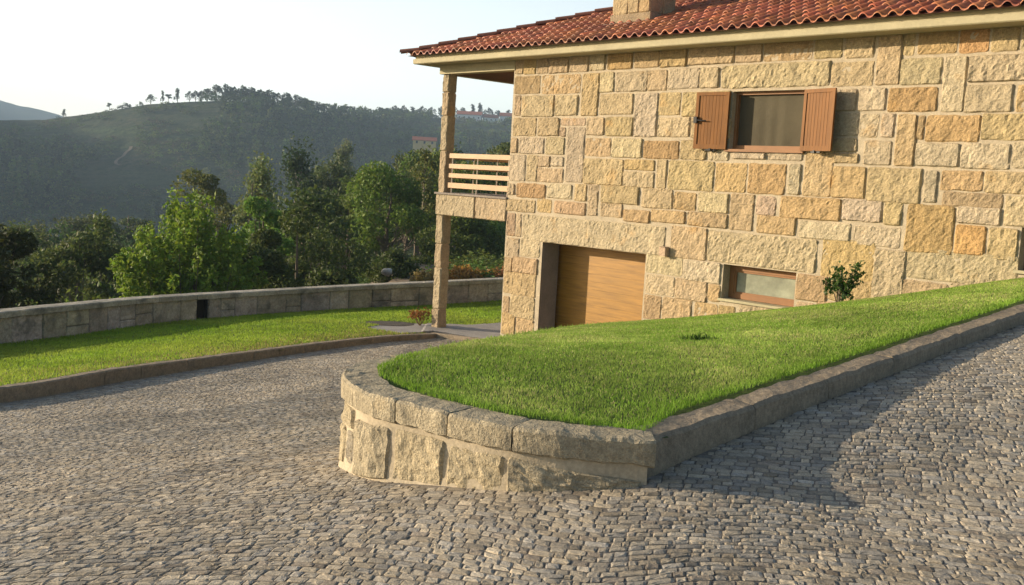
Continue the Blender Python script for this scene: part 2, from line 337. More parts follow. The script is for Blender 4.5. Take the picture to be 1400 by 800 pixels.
SETT_POLY = KERB_L + [(-.9, 22.9), (3.2, 20.6), (2.75, 19.3)] + [(c[0] - .15, c[1] + .05) for c in CREST[::-1][:-1]] + [(a, b) for a, b, c in RW_BASE[::-1]] + KERB_R + [(13, 12), (13, -5), (-9.5, -5)]

def sheet(mb, poly, zf, step, bounds, dz=0, grow=0, bumps=0, skirt=0):
    x0, y0, x1, y1 = bounds; nx = int((x1 - x0) / step) + 1; ny = int((y1 - y0) / step) + 1
    X, Y = np.meshgrid(np.linspace(x0, x1, nx), np.linspace(y0, y1, ny), indexing='ij')
    Z = zf(X, Y) + dz
    if bumps: Z = Z + bumps * vnoise(np.stack([X.ravel() * 3, Y.ravel() * 3, X.ravel() * 0], 1)).reshape(X.shape)
    cx = (X[:-1, :-1] + X[1:, 1:]) / 2; cy = (Y[:-1, :-1] + Y[1:, 1:]) / 2; k = inpoly(cx, cy, poly)
    if grow:
        for dx in (-grow, 0, grow):
            for dy in (-grow, 0, grow): k |= inpoly(cx + dx, cy + dy, poly)
    i, j = np.nonzero(k); a = i * ny + j; q = np.stack([a, a + ny, a + ny + 1, a + 1], 1)
    used, inv = np.unique(q, return_inverse=True); V = np.stack([X.ravel(), Y.ravel(), Z.ravel()], 1)[used]
    F = inv.reshape(-1, 4); mb.add(V, F)
    if skirt:      # turn the open rim down into the ground
        E = np.concatenate([F[:, [k, (k + 1) % 4]] for k in range(4)]); key = {}
        for e in map(tuple, E): key[e] = 1
        rim = [e for e in key if (e[1], e[0]) not in key]
        for a, b in rim: mb.add([V[a], V[b], V[b] - (0, 0, skirt), V[a] - (0, 0, skirt)], [(3, 2, 1, 0)])

# driveway: a bed of sand with every granite sett modelled on it
mb = MB(); sheet(mb, ROAD_POLY, road_z, .22, (-10, -5, 13, 25), dz=-.0042, grow=.2)
mb_d = mb
def setts():
    su, sv = .077, .063
    th = math.radians(-14); ct, st = math.cos(th), math.sin(th)
    V = []; Q = []; C = []; n = 0
    vs = np.arange(-14, 32, sv)
    PTS = []
    for r, v in enumerate(vs):
        us = np.arange(-16, 22, su) + (r % 2) * su * .5 + rng.uniform(-.02, .02)
        us = us + rng.normal(0, .017, len(us))
        w = np.diff(us); uc = (us[:-1] + us[1:]) / 2
        PTS.append(np.stack([uc, np.full(len(uc), v), w], 1))
    P = np.concatenate(PTS)
    def warp(u, v):
        per = 3.4; ph = (u / per + .18 * np.sin(v * .35)) % 1.0
        v2 = v + .30 * np.sin(np.pi * ph) + .10 * np.sin(u * 1.1 + v * .6) + .05 * np.sin(u * 2.7 - v * 1.3) + .035 * vnoise(np.stack([u * 2.2, v * 2.2, u * 0], 1), 7) + .016 * vnoise(np.stack([u * 6, v * 5, u * 0], 1), 9)
        u2 = u + .10 * np.sin(v * .9 + u * .4)
        return u2 * ct - v2 * st, u2 * st + v2 * ct
    cx, cy = warp(P[:, 0], P[:, 1])
    keep = inpoly(cx, cy, SETT_POLY) & (cy > 1.6) & (cy < 24) & (np.abs(cx) < .56 * cy + 1.8)
    P = P[keep]; N = len(P)
    hu = P[:, 2] / 2 - rng.uniform(.0006, .0034, N); hv = sv / 2 - rng.uniform(.0014, .0042, N)
    base_u = P[:, 0]; base_v = P[:, 1] + rng.normal(0, .003, N)
    corners = [(-1, -1), (1, -1), (1, 1), (-1, 1)]
    ring = []
    top_c = None
    zc = None
    cxx, cyy = warp(base_u, base_v); zg = road_z(cxx, cyy)
    gx = road_z(cxx + .05, cyy) - zg; gy = road_z(cxx, cyy + .05) - zg
    hz = rng.normal(0, .0009, N); tx = rng.normal(0, .016, N); ty = rng.normal(0, .016, N)
    dist = np.hypot(cxx, cyy)
    def ringpts(k, dz, jit, cut):
        out = []
        for a, b in corners:
            # eight-sided outline: corners knocked off
            for (ma, mb_) in ((1, cut), (cut, 1)) if a * b > 0 else ((cut, 1), (1, cut)):
                uu = base_u + a * hu * k * ma + jit * rng.normal(0, 1, N); vv = base_v + b * hv * k * mb_ + jit * rng.normal(0, 1, N)
                x, y = warp(uu, vv)
                z = zg + (x - cxx) / .05 * gx + (y - cyy) / .05 * gy + hz + (x - cxx) * tx + (y - cyy) * ty + dz + (jit * .8 * rng.normal(0, 1, N) if dz > -.01 else 0)
                out.append(np.stack([x, y, z], 1))
        return np.stack(out, 1)
    low = ringpts(1.0, -.020, .0022, .70); mid = ringpts(.95, -.0016, .0015, .76); top = ringpts(.64, .0008, .0018, .88)
    cen = np.stack([cxx, cyy, zg + hz + .0010 + rng.normal(0, .0011, N)], 1)[:, None]
    V = np.concatenate([low, mid, top, cen], 1); nv = 25
    base = (np.arange(N) * nv)[:, None, None]
    q = [];  t = []
    for k in range(8):
        k2 = (k + 1) % 8; q += [(k, k2, 8 + k2, 8 + k), (8 + k, 8 + k2, 16 + k2, 16 + k)]; t.append((16 + k, 16 + k2, 24))
    q = (np.array(q)[None] + base).reshape(-1, 4); t = (np.array(t)[None] + base).reshape(-1, 3)
    tone = rng.normal(1, .16, N).clip(.55, 1.5)[:, None]
    pal = np.array((1.04, 1.0, .94)) * np.array([(.31, .280, .232), (.32, .28, .220), (.285, .268, .24), (.365, .32, .25), (.255, .222, .183)])[rng.choice(5, N, p=[.36, .24, .22, .1, .08])]
    c = (pal * tone)
    st0 = mb_d.n
    mb_d.add(V.reshape(-1, 3), q=q, col=np.repeat(c, 16, 0), mi=1)
    mb_d.t.append(t + st0); mb_d.tc.append(np.repeat(c, 8, 0)); mb_d.tm.append(np.ones(len(t)))
    print("setts", N)
setts()
drv = mb_d.build("driveway", [M_JOINT, M_COBBLE]); tag(drv, "driveway of small grey granite setts curving round the raised lawn", "driveway", kind='structure')

# lawns: soil sheets
mb = MB(); sheet(mb, UP_POLY, lawn_z, .12, (-1.5, 5, 9.5, 20), dz=-.034, grow=.06, bumps=.006)
cr = np.array(CREST)   # turf bank falling from the crest to the driveway
off_ = np.array([.10, .45] + [.62] * (len(cr) - 2)); ft = np.stack([cr[:, 0] - off_, cr[:, 1] + .2, road_z(cr[:, 0] - off_, cr[:, 1] + .2) - .03], 1); mid = cr * .55 + ft * .45; mid[:, 2] += .06
cr2 = cr.copy(); cr2[:, 2] -= .03
mb.grid(np.stack([cr2 + [.1, -.02, 0], cr2, mid, ft], 1).reshape(-1, 3), len(cr), 4)
tag(mb.build("raised_lawn", M_SOIL, smooth=True), "soil of the raised sloping lawn in front of the house", "lawn", kind='structure')
mb = MB(); sheet(mb, LOW_POLY, lower_z, .3, (-13, 5, 4, 35), dz=-.01, grow=.1, bumps=.015)
tag(mb.build("lower_lawn", M_SOIL, smooth=True), "soil of the lower lawn strip beside the boundary wall", "lawn", kind='structure')

# porch paving
PAVE = [(-3.35, 23.35), (-2.9, 24.15), (-2.2, 24.45), (-1.0, 24.6), (.2, 25.6), (1.6, 24.6), (3.3, 20.9), (2.75, 19.75), (1.9, 20.75), (.35, 22.0), (-.85, 22.7), (-1.75, 23.35), (-2.5, 22.85)]
mb = MB(); x0 = min(p[0] for p in PAVE)
pz = lambda x, y: np.maximum(road_z(x, y), lower_z(x, y)) * 0 - 3.60 - .02 * (np.asarray(x) < -2)
sheet(mb, PAVE, pz, .06, (-3.6, 19.3, 3.6, 25.9), dz=.0, skirt=.3)
tag(mb.build("porch_paving", M_PAVE), "grey paving under the balcony in front of the garage", "paving", kind='structure')

# ------------------------------------------------------------------ valley terrain
RIDGE_A = [-1.2, -.7, -.504, -.461, -.433, -.398, -.362, -.320, -.292, -.257, -.221, -.193, -.150, -.108, -.066, -.009, .1, .4, 1.0]
RIDGE_E = [.030, .028, .0289, .032, .037, .0438, .0513, .0557, .0586, .0591, .0548, .0535, .0516, .0526, .0549, .0523, .05, .04, .03]
RIDGE_R = [560, 560, 580, 590, 600, 600, 600, 600, 600, 600, 620, 680, 760, 820, 850, 850, 850, 850, 850]
def terrain(a, r):
    """height at bearing a = x/y and distance y = r (ahead of the camera)"""
    a = np.asarray(a, float); r = np.asarray(r, float)
    e = np.interp(a, RIDGE_A, RIDGE_E); R = np.interp(a, RIDGE_A, RIDGE_R)
    rt = np.clip((a + .30) / .22, 0, 1); rt = rt * rt * (3 - 2 * rt)     # 0 = left (deep valley), 1 = right (spur)
    zr = e * R
    k1 = [0, 26, 34, 48, 75, 120, 190, 280, 380]
    zl = np.interp(r, k1, [-6, -6, -7.2, -10, -14.5, -21, -31, -40, -42]); zrt = np.interp(r, k1, [-6, -6, -4.6, -4.7, -6.5, -8.5, -10, -13, -20])
    low = zl * (1 - rt) + zrt * rt
    t = np.clip((r - 380) / (R - 380), 0, 1); t = t ** 1.15; t = t * t * (3 - 2 * t) * .55 + t * .45
    z = low + (zr - low) * np.where(r > 380, t, 0)
    back = np.clip((r - R) / 400, 0, 1); z = z - back * (np.abs(zr) * .9 + 12)
    x = a * r
    z = z + fbm(np.stack([x / 70, r / 70, x * 0], -1).reshape(-1, 3), 3, 3).reshape(z.shape) * np.interp(r, [60, 200, 450, 600], [.1, 1.5, 4.5, 1.0])
    return z
aa = np.r_[np.linspace(-1.6, -.62, 24), np.linspace(-.6, .12, 200), np.linspace(.13, 1.6, 40)]
rr = np.r_[np.linspace(14, 60, 30), np.linspace(62, 380, 70), np.linspace(385, 900, 110), np.linspace(920, 2600, 30)]
A, R_ = np.meshgrid(aa, rr, indexing='ij'); Z = terrain(A, R_); X = A * R_
M_LAND = bpy.data.materials.new("hill_land")
def land_material():
    m = M_LAND; m.use_nodes = True; nt = m.node_tree; N = nt.nodes; L = nt.links; b = N["Principled BSDF"]; b.inputs["Roughness"].default_value = 1; b.inputs["Specular IOR Level"].default_value = .05
    tc = N.new("ShaderNodeTexCoord")
    def nz(sc, det=6, vec=None, rgh=.6):
        n = N.new("ShaderNodeTexNoise"); n.inputs["Scale"].default_value = sc; n.inputs["Detail"].default_value = det; n.inputs["Roughness"].default_value = rgh
        L.new(vec or tc.outputs["Object"], n.inputs["Vector"]); return n.outputs[0]
    def ramp(src, a, b_):
        r = N.new("ShaderNodeMapRange"); r.inputs[1].default_value = a; r.inputs[2].default_value = b_; L.new(src, r.inputs[0]); return r.outputs[0]
    def mix(f, c1, c2):
        x = N.new("ShaderNodeMix"); x.data_type = 'RGBA'
        for s_, i in ((f, 0), (c1, 6), (c2, 7)):
            if isinstance(s_, tuple): x.inputs[i].default_value = (*s_, 1)
            else: L.new(s_, x.inputs[i])
        return x.outputs[2]
    mp = N.new("ShaderNodeMapping"); mp.inputs["Scale"].default_value = (.006, .012, .09); L.new(tc.outputs["Object"], mp.inputs[0])
    c = mix(ramp(nz(.012), .40, .62), (.042, .062, .025), (.070, .068, .040))     # scrub green to heather brown
    c = mix(ramp(nz(1.0, 4, mp.outputs[0]), .52, .66), c, (.066, .090, .036))      # grassy terraces along the contours
    c = mix(ramp(nz(.035, 5), .60, .72), c, (.11, .09, .06))                        # bare earth
    c = mix(ramp(nz(.25, 6, None, .75), .42, .60), c, (.030, .046, .020))            # bushes and dark scrub
    L.new(c, b.inputs["Base Color"])
    bp = N.new("ShaderNodeBump"); bp.inputs["Strength"].default_value = 1; bp.inputs["Distance"].default_value = 2.0; L.new(nz(.22, 6), bp.inputs["Height"]); L.new(bp.outputs[0], b.inputs["Normal"])
land_material()
mb = MB(); mb.grid(np.stack([X, R_, Z], -1).reshape(-1, 3), len(aa), len(rr))
# land behind and under the camera, far below the driveway
mb.add([(-2600, -60, -7), (2600, -60, -7), (23, 14.4, -6.3), (-23, 14.4, -6.3), (-2600, 1630, -30), (2600, 1630, -30)], q=[(0, 1, 2, 3)], col=(1, 1, 1))
tag(mb.build("valley_terrain", M_LAND, smooth=True), "wooded valley sides and hills beyond the boundary wall", "hillside", kind='structure')
# bare bank just beyond the wall on the right
mb = MB(); a2 = np.linspace(-.165, -.055, 26); r2 = np.linspace(36, 50, 22); A2, R2 = np.meshgrid(a2, r2, indexing='ij')
Z2 = terrain(A2, R2) + .05 + .45 * np.clip((R2 - 37) / 10, 0, 1) * np.clip(1 - np.abs((A2 + .11) / .06) ** 2, 0, 1) + .15 * fbm(np.stack([A2 * R2, R2, R2 * 0], -1).reshape(-1, 3) * .8, 3, 9).reshape(A2.shape)
mb.grid(np.stack([A2 * R2, R2, Z2], -1).reshape(-1, 3), 26, 22)
tag(mb.build("earth_bank", M_DIRT, smooth=True), "bare earth bank beyond the boundary wall by the balcony post", "bank", kind='structure')
# dirt track on the far hill
mb = MB(); trk = [(-.3765, .0085), (-.3775, .0060), (-.381, .0030), (-.384, -.0010), (-.3885, -.0042), (-.391, -.0065), (-.3905, -.0092), (-.386, -.0105)]
rs = np.linspace(390, 598, 420)
def r_at(a_, e_):      # distance along a bearing at which the hillside stands at slope e_
    el = terrain(np.full_like(rs, a_), rs) / rs; k = np.nonzero(el >= e_)[0]; return rs[k[0]] if len(k) else 595.0
tp, tl = smooth_path([(a_ * 1000, r_at(a_, e_)) for a_, e_ in trk], 40); V = []
for a_, r_ in tp:
    for da in (-.0016, .0016): V.append(((a_ / 1000 + da) * r_, r_, float(terrain(np.array([a_ / 1000 + da]), np.array([r_]))[0]) + .6))
mb.grid(V, 40, 2); tag(mb.build("dirt_track", M_DIRT), "pale dirt track winding up the far hillside", "track", kind='structure')
# blue mountain behind the ridge on the left
mb = MB(); am = np.linspace(-1.05, -.38, 120); em = np.interp(am, [-1.3, -.9, -.6, -.546, -.504, -.490, -.475, -.461, -.447, -.426, -.38], [.045, .055, .053, .0497, .0471, .0444, .0424, .0389, .0355, .0283, .015])
em = em + .0012 * fbm(np.stack([am * 60, am * 0, am * 0], 1), 3, 4)
rows = []
for t, rr_ in ((0, 1950), (.6, 2200), (1, 2420), (.2, 2620)):
    rows.append(np.stack([am * rr_, np.full_like(am, rr_), em * 2420 * t - 25 * (1 - t)], 1))
mb.grid(np.stack(rows, 1).reshape(-1, 3), 120, 4)
tag(mb.build("distant_mountain", M_LAND, smooth=True), "pale blue mountain behind the ridge on the far left", "mountain", kind='structure')
# unseen hill left of the frame, added sunward to shade the valley
mb = MB(); yh = np.linspace(90, 1500, 90); prof = np.interp(yh, [90, 200, 270, 360, 520, 720, 1000, 1500], [-30, -5, 50, 96, 112, 118, 145, 150]) + 5 * fbm(np.stack([yh / 60, yh * 0, yh * 0], 1), 3, 2)
rows = []
for x_, k_ in ((-560, 0), (-610, .45), (-660, .85), (-690, 1), (-720, .97), (-900, .3), (-1100, 0)): rows.append(np.stack([x_ - .25 * np.maximum(yh - 600, 0), yh, (prof + 45) * k_ - 45], 1))
mb.grid(np.stack(rows, 1).reshape(-1, 3), 90, 7); tag(mb.build("added_shade_hill", M_LAND, smooth=True), "unseen hill added on the sunward side to shade the valley", "hillside", kind='structure')
# air
mb = MB(); mb.box((-2900, -80, -72), (2900, 2700, 172))
M_HAZE = bpy.data.materials.new("haze_air"); M_HAZE.use_nodes = True; hn = M_HAZE.node_tree; hn.nodes.remove(hn.nodes["Principled BSDF"])
pv = hn.nodes.new("ShaderNodeVolumePrincipled"); pv.inputs["Color"].default_value = (.58, .78, 1.0, 1); pv.inputs["Density"].default_value = .00032; pv.inputs["Anisotropy"].default_value = .1
hn.links.new(pv.outputs[0], hn.nodes["Material Output"].inputs["Volume"])
HAZE = mb.build("haze", M_HAZE); tag(HAZE, "blue evening haze filling the valley", "haze", kind='stuff')
# ------------------------------------------------------------------ house
HA = math.radians(42.934)
HP = np.array([-1.856, 24.0, 0.0]); HW = np.array([math.sin(HA), -math.cos(HA), 0]); HM = np.array([math.cos(HA), math.sin(HA), 0])
def H(v):
    """house coordinates (along the wall, into the house, height) -> world"""
    v = np.asarray(v, float).reshape(-1, 3); return HP + v[:, :1] * HW + v[:, 1:2] * HM + np.array([0, 0, 1.0]) * v[:, 2:3]
def hbox(mb, s0, s1, m0, m1, z0, z1, col=(1, 1, 1), mi=0): mb.box((s0, m0, z0), (s1, m1, z1), col, mi, fn=H)
house = thing("stone_house", (HP[0], HP[1], -3.67), "two-storey house of honey-coloured granite blocks with a red tiled roof and a corner balcony", "house")
TONE = {'y': (.50, .375, .190), 'l': (.56, .465, .295), 'g': (.48, .395, .245), 'o': (.50, .335, .145), 'b': (.38, .255, .125), 'B': (.40, .215, .080), 'R': (.52, .27, .07),
        'p': (.49, .37, .225), 'm': (.42, .29, .19), 'r': (.50, .315, .095), 'G': (.43, .28, .085)}
for _k in TONE:
    _a = np.array(TONE[_k]); _y = np.array((.44, .365, .235)); TONE[_k] = tuple((_a * .60 + _y * .40) * np.array((.85, .83, .845)))
STONES = "2.45,2.18,2.71,2.5,p 2.72,2.17,3.09,2.5,o 3.12,2.16,3.45,2.5,y 3.48,2.16,4.04,2.5,y 4.07,2.16,4.59,2.5,y 4.63,2.17,5.04,2.5,l 5.09,2.17,5.74,2.5,r 5.77,2.17,6.38,2.5,o 6.4,2.16,7.03,2.5,o 7.05,2.17,8.05,2.5,y 8.07,2.17,8.62,2.5,y 8.64,2.17,9.57,2.5,o 9.6,2.17,10.11,2.5,y 10.15,2.15,10.65,2.5,y 10.71,1.72,11.11,2.5,y 11.11,2.15,11.3,2.5,y 11.34,2.15,11.94,2.5,o 11.97,2.14,12.4,2.5,R 12.43,2.14,12.82,2.5,y 12.84,2.13,13.11,2.5,l 2.46,1.76,3.24,2.14,b 3.29,1.74,4.4,2.13,o 4.45,1.29,4.91,2.13,y 4.92,1.74,5.3,2.14,l 5.34,1.74,6.13,2.13,g 2.48,1.3,2.69,1.75,p 2.72,1.28,3.69,1.73,g 3.72,1.3,4.37,1.72,g 4.96,1.31,5.82,1.72,y 2.48,0.88,3.2,1.27,y 3.25,0.89,3.88,1.27,p 3.91,1.1,4.61,1.26,p 3.88,0.88,4.07,1.08,m 4.63,0.91,5.12,1.27,y 5.14,0.9,5.85,1.27,y 5.87,0.89,6.43,1.71,l 4.12,-0.03,4.62,1.08,g 2.44,0.52,2.66,0.85,m 2.69,0.51,3.46,0.86,l 3.51,0.51,4.06,0.87,g 4.63,0.5,5.32,0.87,o 5.34,0.49,6.12,0.87,l 2.43,-0.07,2.94,0.5,g 2.97,-0.06,3.31,0.5,g 3.31,0.25,3.67,0.48,p 3.69,0.27,4.06,0.48,l 3.3,-0.06,4.07,0.24,p 4.62,-0.05,5.68,0.47,y 2.42,-0.38,2.64,-0.12,p 2.7,-0.41,3.59,-0.1,B 3.63,-0.38,4.35,-0.07,l 4.41,-0.4,4.76,-0.05,y 4.8,-0.67,5.07,-0.04,p 5.14,-0.4,6.12,-0.04,y 2.4,-0.72,3.31,-0.45,p 3.35,-0.69,3.78,-0.41,o 3.86,-0.68,4.76,-0.42,o 5.15,-0.66,5.73,-0.38,y 6.14,0.49,6.99,0.83,B 5.69,0.26,6.45,0.47,o 5.69,-0.06,6.46,0.25,l 6.5,-0.05,6.75,0.49,y 6.19,-0.43,6.93,-0.05,y 6.78,-0.06,7.81,0.48,y 7.84,-0.05,8.49,0.46,o 6.95,-0.42,7.47,-0.09,o 7.51,-0.43,8.17,-0.07,l 8.2,-0.7,8.7,-0.06,y 7.65,0.49,8.1,0.7,l 8.16,0.53,8.85,0.65,l 7.02,0.49,7.61,0.85,y 8.9,0.53,9.56,0.66,l 9.6,-0.04,10.12,0.75,y 10.12,0.51,10.56,0.68,y 10.62,0.5,11.09,0.88,g 8.52,-0.05,9.27,0.47,r 9.32,-0.03,9.56,0.48,g 10.12,-0.04,10.71,0.47,o 10.72,-0.07,11.61,0.47,y 8.73,-0.41,9.13,-0.08,p 9.21,-0.42,10.33,-0.05,o 10.35,-0.39,11.03,-0.04,l 11.05,-0.41,11.35,-0.05,y 10.87,0.92,11.1,1.29,l 11.14,0.49,11.46,1.28,o 11.46,0.89,11.57,1.26,o 11.59,0.87,12.4,1.26,r 12.41,0.9,13.21,1.28,y 11.47,0.5,12.14,0.86,l 12.15,0.48,12.86,0.86,l 12.88,0.51,13.25,0.89,l 11.65,-0.04,11.86,0.45,g 11.89,0.16,12.51,0.46,o 12.53,0.15,13.29,0.47,y 10.52,0.92,10.83,1.29,l 11.11,1.71,11.75,2.11,g 11.78,1.3,12.13,2.11,l 12.14,1.72,13.13,2.1,g 10.95,1.31,11.73,1.68,B 12.13,1.29,12.81,1.69,g 12.86,1.29,13.17,1.67,o 6.14,1.74,6.6,2.13,y 6.62,1.76,7.33,2.14,l 7.35,1.76,7.77,2.13,l 6.44,1.29,6.95,1.71,y 6.98,1.26,8.05,1.71,y 6.45,0.89,7.2,1.26,l 7.22,0.87,8.09,1.25,y 7.81,1.74,9.93,2.14,g 9.94,1.72,10.67,2.1,y 10.46,1.33,10.92,1.69,l 9.55,1.33,10.43,1.68,g 9.59,0.94,10.5,1.31,g 9.62,0.69,10.51,0.92,g 5.75,-0.72,6.42,-0.48,o 6.44,-0.68,7.25,-0.44,o 7.29,-0.69,8.18,-0.43,o 6.95,-1.3,7.77,-0.71,y 6.4,-1.64,7.26,-1.29,l 7.29,-1.69,8.12,-1.29,l 6.43,-2.03,7.11,-1.66,l 7.13,-2.05,7.85,-1.65,y 7.87,-2,8.14,-1.69,o 6.41,-2.52,6.84,-2.05,b 6.86,-2.55,7.54,-2.04,o 7.6,-2.46,8.1,-2.04,o 8.12,-2.4,8.47,-2.03,o 8.56,-2.29,9.43,-1.96,l 8.77,-0.71,9.54,-0.4,o 6.42,-2.69,6.87,-2.53,p 2.44,-1.26,2.72,-0.75,m 2.74,-1.26,2.91,-0.75,p 2.46,-1.7,2.88,-1.28,p 2.91,-1.65,3.51,-1.27,l 2.43,-2.04,2.7,-1.71,b 2.71,-2.02,3.48,-1.67,o 2.44,-2.5,3.46,-2.01,y 2.46,-2.92,2.67,-2.56,b 2.69,-2.99,3.45,-2.5,y 2.45,-3.41,2.89,-2.92,o 2.91,-3.33,3.46,-2.98,o 10.06,-1.32,10.97,-0.69,o 9.64,-1.75,10.21,-1.31,o 10.22,-1.69,10.98,-1.31,o 9.67,-1.98,10.02,-1.77,p 10.04,-1.91,10.62,-1.71,o 10.96,-1.65,11.49,-0.78,g 9.6,-0.73,10.53,-0.43,l 10.59,-0.76,11.36,-0.44,l 11.43,-0.79,12.17,-0.06,G 11.94,-0.07,12.83,0.15,b 12.19,-0.31,12.83,-0.05,l 12.86,-0.3,13.35,0.14,l 12.19,-0.76,12.64,-0.32,R 12.67,-0.79,13.1,-0.33,y 11.5,-1.18,13.13,-0.71,g 11.46,-1.51,12.18,-1.21,p 12.2,-1.4,13.17,-1.18,p 2.95,-1.3,6.82,-0.75,g 7.78,-1.29,9.97,-0.735,g"
def stone_block(mb, f, x0, z0, x1, z1, depth, tone, seed, cell=.04, rough=1.0, mi=0):
    """a rough pitched block: f maps (along, outward, height) to world"""
    r = np.random.default_rng(seed); w = x1 - x0; h = z1 - z0
    nx = max(4, int(w / cell) + 1); nz = max(4, int(h / cell) + 1)
    tx = np.linspace(0, 1, nx); tz = np.linspace(0, 1, nz); eb = min(.018, .2 * min(w, h))
    X = x0 + w * tx; Z = z0 + h * tz
    X = np.r_[X[0], X[0] + eb, X[1:-1][(X[1:-1] > X[0] + eb) & (X[1:-1] < X[-1] - eb)], X[-1] - eb, X[-1]]
    Z = np.r_[Z[0], Z[0] + eb, Z[1:-1][(Z[1:-1] > Z[0] + eb) & (Z[1:-1] < Z[-1] - eb)], Z[-1] - eb, Z[-1]]
    GX, GZ = np.meshgrid(X, Z, indexing='ij'); dx = np.minimum(GX - x0, x1 - GX); dz = np.minimum(GZ - z0, z1 - GZ)
    # rounded corners: pull the corner vertices inwards
    cr = min(.05, .3 * min(w, h)) * r.uniform(.4, 1.2, 4)
    for ci, (cx, cz) in enumerate(((x0, z0), (x1, z0), (x1, z1), (x0, z1))):
        sx = 1 if cx == x0 else -1; sz = 1 if cz == z0 else -1; rad = cr[ci]
        ux = (GX - cx) * sx; uz = (GZ - cz) * sz; k = (ux < rad) & (uz < rad)
        ox = rad - ux; oz = rad - uz; d = np.hypot(ox, oz); sc = np.where(k & (d > rad), rad / np.maximum(d, 1e-6), 1)
        GX = np.where(k, cx + sx * (rad - ox * sc), GX); GZ = np.where(k, cz + sz * (rad - oz * sc), GZ)
    P = np.stack([GX.ravel(), GZ.ravel(), np.full(GX.size, seed * 1.37)], 1)
    edge = np.clip(np.minimum(dx, dz) / eb, 0, 1).ravel()
    wob = .012 * vnoise(P * [8, 8, 1], 5)[:, None] * (1 - edge[:, None] * .5)
    D = depth * (.35 + .65 * np.sqrt(edge)) + edge * rough * (.010 * vnoise(P * [7, 7, 1], 1) + .010 * vnoise(P * [18, 12, 1], 2) + .009 * vnoise(P * [36, 30, 1], 3)) + edge * r.uniform(-.010, .014)
    nzv = len(Z); nxv = len(X)
    V = np.stack([P[:, 0] + wob[:, 0], D, P[:, 1] + wob[:, 0] * .8], 1)
    i, j = np.meshgrid(np.arange(nxv - 1), np.arange(nzv - 1), indexing='ij'); a = (i * nzv + j).ravel()
    q = np.stack([a, a + nzv, a + nzv + 1, a + 1], 1)
    # sides back into the mortar
    rim = np.r_[np.arange(nxv) * nzv, (nxv - 1) * nzv + np.arange(1, nzv), np.arange(nxv - 2, -1, -1) * nzv + nzv - 1, np.arange(nzv - 2, 0, -1)]
    B = V[rim].copy(); B[:, 1] = -.03; nb = len(V); k = np.arange(len(rim)); k2 = (k + 1) % len(rim)
    q = np.vstack([q, np.stack([rim[k], nb + k, nb + k2, rim[k2]], 1)])
    mb.add(f(np.vstack([V, B])), q, col=tone, mi=mi)
def ashlar(mb, f, x0, x1, z0, z1, seed, depth=.035, tones="yylgoplb", hmin=.22, hmax=.42):
    r = np.random.default_rng(seed); z = z1; k = 0
    while z > z0 + .05:
        h = min(r.uniform(hmin, hmax), z - z0); x = x0
        while x < x1 - .02:
            w = r.uniform(.25, .85)
            if x1 - (x + w) < .2: w = x1 - x
            t = np.array(TONE[tones[r.integers(len(tones))]]) * r.uniform(.9, 1.1)
            stone_block(mb, f, x + .012, z - h + .012, x + w - .012, z - .012, depth, t, seed * 977 + k); k += 1; x += w
        z -= h
front = lambda v: H(np.stack([v[:, 0], -v[:, 1], v[:, 2]], 1))       # outward = towards the camera
left_end = lambda v: H(np.stack([2.42 - v[:, 1], v[:, 0], v[:, 2]], 1))
mb = MB()
# mortar body, cut round the openings
OPEN = [(3.58, 6.38, -3.8, -1.30), (8.08, 9.53, .70, 1.69), (8.16, 9.62, -1.97, -1.31), (13.12, 14.5, -.96, -.30)]
xs = sorted({2.42, 15.2, *[o[0] for o in OPEN], *[o[1] for o in OPEN]}); zs = sorted({-4.1, 2.5, *[o[2] for o in OPEN], *[o[3] for o in OPEN]})
for i in range(len(xs) - 1):
    for j in range(len(zs) - 1):
        cx = (xs[i] + xs[i + 1]) / 2; cz = (zs[j] + zs[j + 1]) / 2
        if any(o[0] < cx < o[1] and o[2] < cz < o[3] for o in OPEN): continue
        v = H([(xs[i], 0, zs[j]), (xs[i + 1], 0, zs[j]), (xs[i + 1], 0, zs[j + 1]), (xs[i], 0, zs[j + 1])]); mb.add(v, [(0, 1, 2, 3)], mi=1)
def reveal(o, d, mi=1):
    s0, s1, z0, z1 = o
    for a, b, c, e in (((s0, 0, z0), (s0, d, z0), (s0, d, z1), (s0, 0, z1)), ((s1, 0, z0), (s1, 0, z1), (s1, d, z1), (s1, d, z0)), ((s0, 0, z1), (s0, d, z1), (s1, d, z1), (s1, 0, z1)), ((s0, 0, z0), (s1, 0, z0), (s1, d, z0), (s0, d, z0))):
        mb.add(H([a, b, c, e]), [(0, 1, 2, 3)], mi=mi)
reveal(OPEN[0], .50, 2); reveal(OPEN[1], .22); reveal(OPEN[2], .30); reveal(OPEN[3], .30)
for (a, b) in (((2.42, 0, -4.1), (2.42, 8, 2.5)), ((2.42, 8, -4.1), (15.2, 8, 2.5)), ((15.2, 8, -4.1), (15.2, 0, 2.5))):
    v = H([a, (b[0], b[1], a[2]), b, (a[0], a[1], b[2])]); mb.add(v, [(3, 2, 1, 0)], mi=1)
